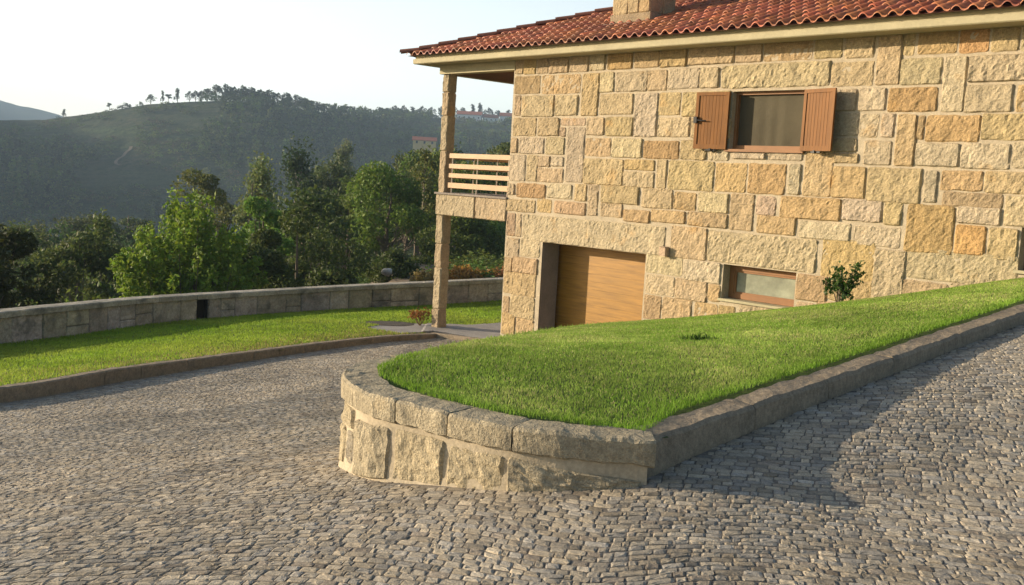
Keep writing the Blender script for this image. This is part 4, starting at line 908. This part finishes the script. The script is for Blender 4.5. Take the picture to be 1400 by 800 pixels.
mixv = np.clip(.42 + .32 * pf + .2 * pf2 + .35 * (rr0 - .5), 0, 1)[:, None]
tone_ = g1 * (1 - mixv) + g2 * mixv; dry = (rng.random(len(X)) < .07 + .10 * (pf > .5)); tone_[dry] = g3
D = np.hypot(X, Y)
inner = np.array([q for q in UP_POLY]); 
def edge_dist(X, Y, line):
    d = np.full(len(X), 9.0)
    for (x0, y0), (x1, y1) in zip(line[:-1], line[1:]):
        L2 = (x1 - x0) ** 2 + (y1 - y0) ** 2; t = np.clip(((X - x0) * (x1 - x0) + (Y - y0) * (y1 - y0)) / L2, 0, 1)
        d = np.minimum(d, np.hypot(X - x0 - t * (x1 - x0), Y - y0 - t * (y1 - y0)))
    return d
ed = edge_dist(X, Y, [UP_POLY[k] for k in (7, 6, 5, 4, 3, 2, 1, 0)] + [kr_in[k] for k in (1, 2, 3, 4, 5, 6)])
lush = np.exp(-(ed / .16) ** 2)
tone_ = tone_ * (1 - .75 * lush[:, None]) + np.array((.18, .34, .026)) * .75 * lush[:, None]
hg = .020 * (1 + .25 * pf2 + 0.7 * lush); wd = .0042 * np.clip(D / 7, .9, 2.6)
blades("raised_lawn_grass", "sunlit mown grass of the raised sloping lawn", X, Y, lawn_z(X, Y), hg, wd, tone_, 2)
# turf on the bank beyond the crest
t = rng.uniform(0, 1, 16000); q_ = rng.uniform(0, 1, 16000); ii = t * (len(cr) - 1)
bx = np.stack([np.interp(ii, np.arange(len(cr)), cr[:, k] * 1.0) for k in range(3)], 1); fx = np.stack([np.interp(ii, np.arange(len(cr)), ft[:, k]) for k in range(3)], 1)
pb = bx * (1 - q_[:, None]) + fx * q_[:, None]; pb[:, 2] += .05 * np.sin(np.pi * q_)
blades("bank_grass", "grass of the short bank falling from the raised lawn to the drive", pb[:, 0], pb[:, 1], pb[:, 2], .05, .009, np.tile(g1 * .6 + g2 * .4, (16000, 1)) * rng.uniform(.8, 1.2, (16000, 1)), 4)
X, Y = scatter(LOW_POLY, (-12.5, 5, 3.6, 34.5), lambda d: np.clip((21 / d) ** 1.2, 0, 1) * (d > 9), 5, 520000)
k = ~inpoly(X, Y, PAVE) & (np.hypot((X + 2.85) / .62, (Y - 24.25) / .40) > 1) & (np.abs(X) < .58 * Y + 1.2); X, Y = X[k], Y[k]
pf = fbm(np.stack([X * .7, Y * .7, X * 0], 1), 3, 12); mixv = np.clip(.35 + .35 * pf + .3 * (rng.random(len(X)) - .5), 0, 1)[:, None]
tone_ = np.array((.22, .36, .028)) * (1 - mixv) + np.array((.40, .45, .07)) * mixv
ed = edge_dist(X, Y, KERB_L); dry = (rng.random(len(X)) < .55 * np.exp(-(ed / .9) ** 2) * np.clip((Y - 12) / 5, 0, 1)); tone_[dry] = (.36, .30, .11)
blades("lower_lawn_grass", "grass of the lower lawn between the kerb and the boundary wall", X, Y, lower_z(X, Y), .045, .011 * np.clip(np.hypot(X, Y) / 20, .7, 1.4), tone_, 6)
# one dark tuft in the middle of the raised lawn
n = 110; a = rng.uniform(0, 2 * np.pi, n); d_ = rng.uniform(0, .13, n); tx_, ty_ = 1.68 + d_ * np.cos(a) * 1.3, 9.05 + d_ * np.sin(a) * .7
o = blades("grass_tuft", "single dark green tuft standing out of the raised lawn", tx_, ty_, lawn_z(tx_, ty_), .06, .008, np.tile((.035, .075, .012), (n, 1)), 9); del o['kind']; o['category'] = "tuft"
# ------------------------------------------------------------------ plants
def leaf_cards(r, C, size, tone, spread=.35, up=.0):
    """leaf quads at the points C; size per leaf"""
    n = len(C); d = r.normal(0, 1, (n, 3)); d[:, 2] += up; d /= np.linalg.norm(d, axis=1)[:, None]
    a = np.cross(d, r.normal(0, 1, (n, 3))); a /= np.linalg.norm(a, axis=1)[:, None] + 1e-9; b = np.cross(d, a)
    s = (size * r.uniform(.6, 1.3, n))[:, None]
    V = np.stack([C - a * s * .5, C + b * s * .28 - d * s * .06, C + a * s * .55, C - b * s * .28 - d * s * .06], 1).reshape(-1, 3)
    q = np.arange(n)[:, None] * 4 + np.array([[0, 1, 2, 3]])
    c = tone * r.uniform(.7, 1.3, (n, 1)) * np.stack([r.uniform(.85, 1.2, n), np.ones(n), r.uniform(.7, 1.2, n)], 1)
    return V, q, c
def crown_points(r, kind, h, w, n):
    """leaf positions for a tree h tall and w wide, standing at the origin; returns points and branch lines"""
    pts = []; br = []
    if kind == 'round':
        k = r.integers(16, 24); base = .22 * h
        for i in range(k):
            t = r.uniform(.05, 1); ang = r.uniform(0, 2 * np.pi); prof = math.sin(math.pi * min(1, .18 + .80 * t)) ** .7
            rad = w / 2 * prof * math.sqrt(r.uniform(.15, .95)); c = np.array((rad * math.cos(ang), rad * math.sin(ang), base + (h - base) * (.1 + .82 * t))); s = w * r.uniform(.12, .22)
            m = int(n / k * r.uniform(.6, 1.4)); g = r.normal(0, 1, (m, 3)); g /= np.linalg.norm(g, axis=1)[:, None]; g *= (r.uniform(.35, 1, m) ** .5)[:, None]
            pts.append(c + g * s * (1, 1, .75)); br.append(((0, 0, base * r.uniform(.6, 1.4)), c))
    elif kind == 'tall':     # eucalyptus: bare stem, loose separate tufts up the crown
        k = r.integers(14, 20); base = .34 * h
        for i in range(k):
            t = i / (k - 1); ang = r.uniform(0, 2 * np.pi); rad = w / 2 * (1 - .55 * t) * r.uniform(.15, .9)
            c = np.array((rad * math.cos(ang), rad * math.sin(ang), base + (h * .96 - base) * t)); s = w * r.uniform(.10, .19)
            m = int(n / k); g = r.normal(0, .55, (m, 3)); pts.append(c + g * s * (1, 1, 1.25)); br.append(((0, 0, c[2] - .12 * h), c))
    elif kind == 'pine':     # flat-topped pine, crown in layers
        k = r.integers(13, 18); base = .5 * h
        for i in range(k):
            t = r.uniform(0, 1); ang = r.uniform(0, 2 * np.pi); rad = w / 2 * math.sqrt(r.uniform(.05, 1)) * (1 - .35 * t)
            c = np.array((rad * math.cos(ang), rad * math.sin(ang), base + (h * .95 - base) * (t * .6 + .4 * (1 - rad / (w / 2))))); s = w * r.uniform(.13, .22)
            m = int(n / k); g = r.normal(0, .5, (m, 3)); pts.append(c + g * s * (1, 1, .42)); br.append(((0, 0, c[2] - .1 * h), c))
    elif kind == 'shoots':   # many long upright shoots, leafy along their length
        k = 120
        for i in range(k):
            ang = r.uniform(0, 2 * np.pi); q = math.sqrt(r.uniform(0, 1)); b0 = np.array((q * .22 * w * math.cos(ang), q * .22 * w * math.sin(ang), h * r.uniform(.05, .35)))
            e = np.array((q * .5 * w * math.cos(ang), q * .5 * w * math.sin(ang), h * (1 - .42 * q ** 1.6) * r.uniform(.80, 1.0))); m = int(n / k); t = r.uniform(.0, 1, m) ** .8
            c = b0 + (e - b0) * t[:, None]; c[:, 2] += .05 * h * np.sin(np.pi * t); pts.append(c + r.normal(0, 1, (m, 3)) * (w * .055 * (1.2 - t))[:, None]); br.append((b0, e))
    elif kind == 'bush':
        k = 16
        for i in range(k):
            ang = r.uniform(0, 2 * np.pi); q = math.sqrt(r.uniform(0, 1)); c = np.array((q * w * .42 * math.cos(ang), q * w * .42 * math.sin(ang), h * (.72 - .35 * q) * r.uniform(.45, 1.1))); s = r.uniform(.16, .28)
            m = int(n / k); g = r.normal(0, .6, (m, 3)); pts.append(c + g * s * (w * .55, w * .55, h * .7)); br.append(((0, 0, 0), c))
    P = np.concatenate(pts); P[:, 2] = np.maximum(P[:, 2], .02 * h); return P, br
def make_tree(name, label, cat, kind, h, w, n, leaf, tone, seed, loc, group=None, mats=None, trunk=True, rad=None):
    r = np.random.default_rng(seed); o = thing(name, loc, label, cat, group)
    P, br = crown_points(r, kind, h, w, n); rad = rad or .018 * h
    def rel(mb, nm, m): 
        ob = bpy.data.objects.new(nm, mb.mesh(nm, m)); COL.objects.link(ob); ob.parent = o; return ob
    mb = MB(); V, q, c = leaf_cards(r, P, np.full(len(P), leaf), np.array(tone)); mb.add(V, q, col=c); rel(mb, "crown", mats or M_LEAF)
    if trunk:
        mb = MB(); tone_b = (.15, .12, .09) if kind != 'tall' else (.26, .22, .17)
        if kind not in ('bush', 'shoots'):
            pts = [(0, 0, -1.2)] + [(r.normal(0, .012 * h), r.normal(0, .012 * h), z * h) for z in (.12, .3, .5, .7, .9)]; mb.tube(pts, [rad * k for k in (1.35, 1.0, .85, .65, .42, .15)], 7, tone_b)
        for a, b in br[:26]:
            a = np.array(a, float); b = np.array(b, float); m = (a + b) / 2 + (0, 0, -.04 * h); rb = rad * (.32 if kind not in ('bush', 'shoots') else .22)
            mb.tube([a, m, b], [rb, rb * .7, rb * .25], 5, tone_b, cap=False)
        rel(mb, "trunk" if kind not in ('bush', 'shoots') else "stems", M_BARK)
    return o
def gz(a, y): return float(terrain(np.array([a]), np.array([y]))[0])
DK = (.056, .095, .022); MD = (.095, .150, .028); BR = (.14, .20, .03); OL = (.115, .145, .040); BL = (.062, .096, .038)

# the small shrub on the raised lawn
sx, sy = 4.66, 14.5; sz = float(lawn_z(sx, sy)[0])
o = thing("garden_shrub", (sx, sy, sz), "small dark green leafy shrub on the raised lawn in front of the stone house wall", "shrub")
r = np.random.default_rng(8); mb = MB(); mbs = MB(); ends = []
for (ex, ez, ey) in ((-.30, .33, 0), (-.22, .42, .08), (-.08, .50, .0), (.02, .56, -.06), (.12, .44, .1), (.24, .60, 0), (.30, .50, .06), (.20, .32, -.05), (-.02, .36, .05), (-.12, .58, .02), (.14, .22, -.04), (.33, .66, .0)):
    b = np.array((sx, sy, sz)) + HW * ex * .78 + HM * ey + (0, 0, ez * .84); a_ = np.array((sx, sy, sz - .03)) + HW * ex * .1; m_ = (a_ + b) / 2 + HW * ex * -.15
    mbs.tube([a_, m_, b], [.010, .008, .004], 5, (.17, .13, .09), cap=False)
    t = r.uniform(.55, 1.1, 60)[:, None]; ends.append(a_ * (1 - t) + b * t + r.normal(0, .038, (60, 3)))
V, q, c = leaf_cards(r, np.concatenate(ends), np.full(720, .064), np.array((.050, .100, .020)), up=.4); mb.add(V, q, col=c); mb.build("leaves", M_LEAFN, o); mbs.build("stems", M_BARK, o)
# dry little plant at the foot of the post
o = thing("dry_plant", (-2.15, 24.15, -3.6), "small rust-coloured dry plant at the foot of the balcony post", "plant")
mb = MB(); mbs = MB(); C_ = []
for k in range(12):
    e = np.array((-2.15 + r.normal(0, .14), 24.15 + r.normal(0, .12), -3.6 + r.uniform(.12, .34))); mbs.tube([(-2.15, 24.15, -3.63), e], [.008, .004], 5, (.2, .13, .07), cap=False); C_.append(e + r.normal(0, .05, (22, 3)))
V, q, c = leaf_cards(r, np.concatenate(C_), np.full(264, .07), np.array((.22, .10, .03))); mb.add(V, q, col=c); mb.build("leaves", M_LEAFN, o); mbs.build("stems", M_BARK, o)

# trees just beyond the boundary wall: (name, label, category, kind, bearing, distance, top height, width, leaves, leaf size, tone)
NEAR = [
 ("bushy_tree", "bright yellow-green bushy tree with upright leafy shoots behind the boundary wall", "tree", 'shoots', -.318, 33, -.62, 4.9, 17000, .16, (.19, .275, .034)),
 ("broadleaf_tree", "dark shady tree at the left edge behind the boundary wall", "tree", 'round', -.515, 27, -1.75, 3.6, 6000, .16, (0.051, 0.078, 0.023)),
 ("broadleaf_tree", "dull green spreading tree between the dark left tree and the bright bushy tree", "tree", 'round', -.425, 40, -3.0, 4.6, 6500, .18, (0.098, 0.137, 0.039)),
 ("low_shrub", "low light green shrub poking over the boundary wall left of the bright bushy tree", "shrub", 'bush', -.405, 27.5, -3.05, 2.6, 3200, .13, (0.158, 0.225, 0.036)),
 ("low_shrub", "low mid green shrub over the boundary wall at the foot of the dark left tree", "shrub", 'bush', -.455, 25.5, -2.95, 2.2, 2600, .13, (0.117, 0.186, 0.035)),
 ("broadleaf_tree", "large dark round tree right of the bright bushy tree behind the boundary wall", "tree", 'round', -.212, 37, -1.45, 4.4, 9000, .17, (0.070, 0.113, 0.029)),
 ("broadleaf_tree", "green tree squeezed between the bright bushy tree and the large dark round tree", "tree", 'round', -.248, 41, -1.0, 3.2, 5500, .18, (0.146, 0.225, 0.039)),
 ("broadleaf_tree", "fresh green rounded tree left of the balcony post above the earth bank", "tree", 'round', -.125, 58, .25, 6.0, 8000, .21, (0.128, 0.203, 0.033)),
 ("broadleaf_tree", "green tree with a forked top behind the earth bank", "tree", 'round', -.165, 62, -1.2, 4.4, 6000, .21, (0.137, 0.205, 0.043)),
 ("dark_bush", "dense dark green bush on the earth bank beside the balcony post", "bush", 'bush', -.118, 44, -3.05, 2.7, 4200, .14, (0.055, 0.098, 0.023)),
 ("broadleaf_tree", "deep green tree seen through the gap under the balcony", "tree", 'round', -.052, 52, -2.2, 4.6, 6500, .19, (0.098, 0.166, 0.035)),
 ("broadleaf_tree", "mid green tree under the balcony close to the house corner", "tree", 'round', -.008, 56, -2.6, 5.0, 6500, .19, (0.117, 0.186, 0.039)),
 ("dry_shrub", "orange-brown dry shrub behind the boundary wall under the balcony", "shrub", 'bush', -.040, 41, -3.35, 3.2, 3000, .13, (0.375, 0.188, 0.053)),
 ("dry_shrub", "straw-coloured dry shrub beside the balcony post behind the boundary wall", "shrub", 'bush', -.083, 40, -3.45, 1.5, 1800, .12, (0.420, 0.285, 0.112)),
 ("dry_shrub", "rusty dry shrub behind the boundary wall next to the house corner", "shrub", 'bush', -.004, 42, -3.45, 2.8, 2400, .13, (0.330, 0.173, 0.053)),
 ("tall_pine", "tall dark pine with a ragged crown rising above the valley trees", "tree", 'tall', -.212, 92, 1.3, 6.0, 5200, .30, (0.066, 0.098, 0.035)),
 ("tall_pine", "second dark ragged pine just right of the tallest one", "tree", 'tall', -.182, 98, .4, 5.0, 4600, .30, (0.070, 0.101, 0.035)),
 ("broadleaf_tree", "pale grey-green feathery tree rising far behind the two ragged pines", "tree", 'tall', -.172, 140, 3.3, 6.5, 4200, .36, (0.146, 0.176, 0.088)),
 ("umbrella_pine", "flat-topped pine standing in the shade of the valley on the left", "tree", 'pine', -.418, 105, -4.6, 9.0, 4200, .32, (0.078, 0.109, 0.039)),
 ("umbrella_pine", "flat-topped pine just behind the left shoulder of the bright bushy tree", "tree", 'pine', -.378, 110, -4.8, 7.0, 3600, .32, (0.078, 0.109, 0.039)),
 ("broadleaf_tree", "olive tree crown showing above the bright bushy tree", "tree", 'round', -.305, 70, .0, 6.0, 6000, .24, (0.137, 0.166, 0.047)),
 ("broadleaf_tree", "tree with a pale bare stem right of the bright bushy tree", "tree", 'tall', -.256, 66, .1, 4.6, 3600, .24, (0.146, 0.176, 0.058)),
 ("broadleaf_tree", "wide dark tree filling the valley behind the balcony post", "tree", 'round', -.088, 78, 1.0, 7.0, 6500, .26, (0.088, 0.140, 0.039)),
 ("broadleaf_tree", "dark tree crown level with the balcony rail", "tree", 'round', -.020, 84, 2.9, 8.0, 6500, .27, (0.070, 0.105, 0.039)),
]
for i, (nm, lb, ct_, kd, a, y, top_, w_, n_, lf, tn) in enumerate(NEAR):
    z0 = gz(a, y); make_tree(nm, lb, ct_, kd, max(.8, top_ - z0), w_, int(n_ * 1.35), lf, tn, 300 + i, (a * y, y, z0))

# individual trees filling the valley side, copied from a few kinds
KINDS = [make_tree("valley_tree", "leafy tree on the wooded valley side", "tree", kd, h, w_, n_, .34, tn, 500 + i, (0, 0, 0), "trees on the wooded valley side")
         for i, (kd, h, w_, n_, tn) in enumerate((('round', 8, 6.2, 2300, MD), ('round', 9.5, 6.0, 2400, DK), ('tall', 12, 5.0, 1900, OL), ('tall', 10, 4.4, 1700, BL), ('round', 7, 6.0, 2000, (.068, .10, .022)), ('pine', 10, 6.5, 1700, DK)))]
r = np.random.default_rng(77); used = [False] * len(KINDS); placed = []
LBL = ["leafy tree on the wooded valley side"]
tries = 0
while len(placed) < 235 and tries < 20000:
    tries += 1
    y = 46 + 150 * r.random() ** .8; a = r.uniform(-.56, .04)
    if a > -.17 and y < 52: continue
    if -.17 < a < -.05 and y < 60: continue
    x = a * y
    if any((x - px) ** 2 + (y - py) ** 2 < (2.5 + .011 * y) ** 2 for px, py in placed): continue
    placed.append((x, y)); k = r.choice(6, p=[.26, .22, .15, .12, .18, .07]); z = gz(a, y)
    sc = r.uniform(.72, 1.15) * (1.0 if y > 70 else .8); s3 = (sc, sc, sc * r.uniform(.85, 1.12))
    # keep crowns under the sight lines of the photograph's canopy
    lim = np.interp(a, [-.56, -.43, -.36, -.30, -.25, -.21, -.15, -.10, .0], [-.085, -.066, -.050, -.022, .0, .012, .004, .020, .028]) * y
    hk = (8, 9.5, 12, 10, 7, 10)[k]
    if z + hk * s3[2] > lim + .1:
        f_ = max(.35, (lim + .1 - z) / (hk * s3[2])); s3 = (s3[0] * max(.7, f_), s3[1] * max(.7, f_), s3[2] * f_)
    src = KINDS[k]
    if not used[k]: src.location = (x, y, z); src.rotation_euler = (0, 0, r.uniform(0, 6)); src.scale = s3; used[k] = True
    else: copy_thing(src, (x, y, z), r.uniform(0, 6), s3)

# undergrowth between the trunks
UB = make_tree("undergrowth_bush", "leafy undergrowth bush between the trees beyond the boundary wall", "bush", 'bush', 2.6, 3.4, 2600, .17, (.100, .155, .030), 640, (0, 0, 0), "undergrowth bushes beyond the boundary wall")
r = np.random.default_rng(41); ub_used = False; n_ub = 0
for k in range(400):
    y = r.uniform(29, 62); a = r.uniform(-.56, -.015)
    if y < np.interp(a, [-.56, -.42, -.3, -.2, -.1, 0], [26, 29, 32, 34, 37, 40]): continue
    if -.17 < a < -.05 and y < 48: continue
    x = a * y
    if any((x - q[0]) ** 2 + (y - q[1]) ** 2 < 2.0 ** 2 for q in placed): continue
    placed.append((x, y)); z = gz(a, y); want = np.interp(a, [-.56, -.42, -.3, -.16, 0], [-.128, -.118, -.098, -.075, -.06]) * y - z
    sz_ = float(np.clip(want / 2.6 * r.uniform(.6, 1.0), .45, 2.4)); s3 = (r.uniform(.9, 1.4), r.uniform(.9, 1.4), sz_)
    if not ub_used: UB.location = (x, y, z - .1); UB.scale = s3; UB.rotation_euler = (0, 0, 1.0); ub_used = True
    else: copy_thing(UB, (x, y, z - .1), r.uniform(0, 6), s3)
    n_ub += 1
    if n_ub >= 60: break

# far wood: one mass
r = np.random.default_rng(5); mb = MB()
TV = []
for i in range(9):
    rr_ = np.random.default_rng(900 + i); kd = ('round', 'round', 'tall', 'round', 'pine', 'tall', 'round', 'round', 'tall')[i]
    P, _ = crown_points(rr_, kd, 1.0, (.85, .7, .42, .95, .7, .36, .8, 1.0, .5)[i], 110); TV.append(leaf_cards(rr_, P, np.full(len(P), .17), np.array((1, 1, 1.))))
cnt = 0
NF = 7500
a = r.uniform(-.60, .07, NF * 3); y = 185 + (860 - 185) * r.random(NF * 3) ** .85
den = fbm(np.stack([a * y / 45, y / 60, a * 0], 1), 3, 6)
thr = np.where(y < np.interp(a, [-.6, -.42, -.30, -.2], [520, 520, 500, 420]), -.55 + .5 * np.clip((y - 440) / 90, 0, 1), np.interp(a, [-.6, -.36, -.30, -.2, .07], [.30, .25, -.25, -.6, -.5]))
crest = np.interp(a, RIDGE_A, RIDGE_R); ok = (den > thr) & (y < crest + 8)
ok &= ~((y > crest - 150) & (a > -.16) & (den < .15))      # open terraces on the far right-hand hill
ok &= ~((np.abs(a + .383) < .016) & (y > 490) & (y < 590)) # the track stays clear
ok &= ~((y > crest - 60) & (a < -.29) & (den < .75))   # the left-hand crest stays bare
ok &= ~((np.abs(a + .093) < .02) & (y > 470) & (y < 560))
a, y = a[ok][:NF], y[ok][:NF]; print('kept', ok.sum()); z = terrain(a, y)
for i in range(len(a)):
    V, q, c = TV[r.integers(9)]; h = r.uniform(4.5, 8.5) * np.interp(y[i], [185, 400, 700], [1, .95, .9]); s = h * r.uniform(.9, 1.2); t = r.uniform(0, 6.28); cs, sn = math.cos(t), math.sin(t)
    W = V * (s, s, h); W = np.stack([W[:, 0] * cs - W[:, 1] * sn + a[i] * y[i], W[:, 0] * sn + W[:, 1] * cs + y[i], W[:, 2] + z[i] - .3], 1)
    tn = np.array((DK, MD, OL, BL, (.04, .055, .02))[r.integers(5)]) * r.uniform(.7, 1.25); mb.add(W, q, col=c * tn)
# low scrub and hedges on the open slopes
a = r.uniform(-.60, .05, 18000); y = r.uniform(395, 860, 18000); den = fbm(np.stack([a * y / 28, y / 16, a * 0], 1), 3, 16); ok = (den > -.15) & (y < np.interp(a, RIDGE_A, RIDGE_R) - 14) & ~((np.abs(a + .383) < .010) & (y > 490) & (y < 590))
a, y = a[ok][:8500], y[ok][:8500]; z = terrain(a, y)
for i in range(len(a)):
    V, q, c = TV[(0, 3, 7)[r.integers(3)]]; V, c = V[:220], c[:55]; q = q[:55]; h = r.uniform(1.2, 3.8); s = h * r.uniform(1.2, 2.2); t = r.uniform(0, 6.28); cs, sn = math.cos(t), math.sin(t)
    W = V * (s, s, h); W = np.stack([W[:, 0] * cs - W[:, 1] * sn + a[i] * y[i], W[:, 0] * sn + W[:, 1] * cs + y[i], W[:, 2] + z[i] - .3], 1)
    mb.add(W, q, col=c * np.array((DK, MD, OL, (.10, .085, .05))[r.integers(4)]) * r.uniform(.6, 1.3))
# a closed belt of trees along the right-hand skyline
for a_ in np.arange(-.31, .06, .0042):
    R0 = float(np.interp(a_, RIDGE_A, RIDGE_R)); yy = R0 - r.uniform(2, 22); V, q, c = TV[(0, 1, 3, 6)[r.integers(4)]]; h = r.uniform(3.5, 7.5) * (.75 if -.2 < a_ < -.135 else 1); s = h * 1.25; t = r.uniform(0, 6.28); cs, sn = math.cos(t), math.sin(t)
    W = V * (s, s, h); W = np.stack([W[:, 0] * cs - W[:, 1] * sn + a_ * yy, W[:, 0] * sn + W[:, 1] * cs + yy, W[:, 2] + gz(a_, yy) - .4], 1); mb.add(W, q, col=c * np.array(DK) * r.uniform(.8, 1.2))
tag(mb.build("far_forest", mat("forest_leaves", attr=True, rough=.7, var=(), bump=(), trans=.3, spec=.1)), "dense dark wood covering the far side of the valley", "wood", kind='stuff')
print("far trees", len(a))

# trees standing on the skyline: (bearing, height, width, kind)
SKY = [(-.442, 5, 3, 'tall'), (-.398, 5.5, 2.6, 'pine'), (-.386, 3.5, 5.5, 'bush'), (-.381, 5, 5.5, 'bush'), (-.3675, 4, 3, 'bush'), (-.358, 6, 6, 'round'), (-.3465, 7.5, 2.8, 'tall'), (-.341, 6.2, 3.5, 'pine'), (-.3325, 8.2, 4, 'tall'),
       (-.3205, 6.5, 5, 'round'), (-.315, 6.6, 5, 'round'), (-.3095, 6.4, 5, 'round')] + [(-.3035 + .0085 * i, (7.5, 9.5, 10, 8.6, 9.6, 9, 8.4, 9.2, 8, 9, 8.6, 7.4, 7, 6.2)[i], 9.5, 'round') for i in range(14)] + \
      [(-.130, 6.5, 6, 'round'), (-.122, 9, 7, 'round'), (-.114, 9.5, 7, 'round'), (-.105, 8.5, 7, 'tall'), (-.096, 9.5, 8, 'round'), (-.087, 9, 7, 'round'), (-.077, 9.5, 8, 'round'), (-.067, 10, 8, 'round'), (-.057, 9, 8, 'round'), (-.047, 12, 6, 'tall'), (-.040, 13.5, 6, 'tall'), (-.032, 11, 8, 'round'), (-.023, 10, 8, 'round'), (-.014, 11, 7, 'tall'), (-.005, 10.5, 8, 'round')]
SB = {}
for kd in ('round', 'tall', 'pine', 'bush'):
    SB[kd] = make_tree("skyline_tree", "dark tree standing on the skyline ridge", "tree", kd, 1.0, .8 if kd in ('round', 'bush') else .5, 420, .10, (.030, .042, .018), 700 + len(SB), (0, 0, -300), "trees on the skyline ridge", rad=.03)
first = {}
for a_, h, w_, kd in SKY:
    R0 = float(np.interp(a_, RIDGE_A, RIDGE_R)) - 4; z = gz(a_, R0); ww = w_ / (.8 if kd in ('round', 'bush') else .5)
    if kd not in first: o = SB[kd]; o.location = (a_ * R0, R0, z - .3); o.scale = (ww, ww, h); first[kd] = o
    else: copy_thing(SB[kd], (a_ * R0, R0, z - .3), r.uniform(0, 6), (ww, ww, h))
first['pine']['label'] = first['tall']['label'] = first['bush']['label'] = "dark tree standing on the skyline ridge"

# hamlet houses on the far hill
def cottage(label, a_, y, w_, d_, h, rf, wallm, roofm, rot=0, group=None, lift=0):
    z = gz(a_, y) + lift; o = thing("hamlet_house", (a_ * y, y, z), label, "house", group); c, s = math.cos(rot), math.sin(rot)
    f = lambda v: np.stack([v[:, 0] * c - v[:, 1] * s + a_ * y, v[:, 0] * s + v[:, 1] * c + y, v[:, 2] + z], 1)
    mb = MB(); mb.box((-w_ / 2, -d_ / 2, -3), (w_ / 2, d_ / 2, h), fn=f)
    mb.add(f(np.array([(-w_ / 2, -d_ / 2, h), (-w_ / 2, d_ / 2, h), (-w_ / 2, 0, h + rf), (w_ / 2, -d_ / 2, h), (w_ / 2, d_ / 2, h), (w_ / 2, 0, h + rf)], float)), t=[(0, 1, 2), (3, 5, 4)]); mb.build("wall", wallm, o)
    mb = MB(); e = .5; k = rf / (d_ / 2)
    for sg in (-1, 1):
        v = f(np.array([(-w_ / 2 - e, sg * (d_ / 2 + e), h - e * k), (w_ / 2 + e, sg * (d_ / 2 + e), h - e * k), (w_ / 2 + e, 0, h + rf + .05), (-w_ / 2 - e, 0, h + rf + .05)], float)); v2 = v - (0, 0, .25); mb.add(np.vstack([v, v2]), [(0, 1, 2, 3), (4, 7, 6, 5), (0, 4, 5, 1), (0, 3, 7, 4), (1, 5, 6, 2)])
    mb.build("roof", roofm, o)
    n = max(2, int(w_ / 3.2))
    for i in range(n):
        x = -w_ / 2 + w_ * (i + .5) / n; mb = MB(); mb.box((x - .5, -d_ / 2 - .06, h * .35), (x + .5, -d_ / 2 - .01, h * .35 + 1.3), fn=f); mb.build("window", M_GLASS, o)
cottage("long yellow house with a red roof among the trees of the far hillside", -.0925, 520, 11.5, 7, 3.0, 1.5, M_YELLOW, M_REDROOF, .1, lift=float(.0325 * 520 - gz(-.0925, 520)) - 3.6)
HW_ = "white houses of the hamlet on the far ridge"
cottage("widest white house of the hamlet on the far ridge seen through the balcony", -.050, 815, 19, 8, 5.0, 2.4, M_WHITE, M_REDROOF, -.1, HW_)
cottage("low white house in the middle of the ridge hamlet", -.030, 815, 11, 7, 4.2, 2.2, M_WHITE, M_REDROOF, .2, HW_)
cottage("white house of the ridge hamlet nearest the stone house corner", -.013, 820, 13, 8, 6.5, 2.4, M_WHITE, M_REDROOF, .0, HW_)
# boulder on the bank
mb = MB(); a = np.linspace(0, np.pi, 12); b = np.linspace(0, 2 * np.pi, 18); A_, B_ = np.meshgrid(a, b, indexing='ij'); V = np.stack([.24 * np.sin(A_) * np.cos(B_), .2 * np.sin(A_) * np.sin(B_), .15 * np.cos(A_)], -1).reshape(-1, 3)
V *= (1 + .3 * fbm(V * 4, 3, 1))[:, None]; bx_, by_ = -.123 * 40, 40.0; bz = -.0985 * 40; mb.grid(V + (bx_, by_, bz), 12, 18); tag(mb.build("boulder", M_LICHEN, smooth=True), "pale boulder lying on the earth bank left of the dense dark bush", "boulder")
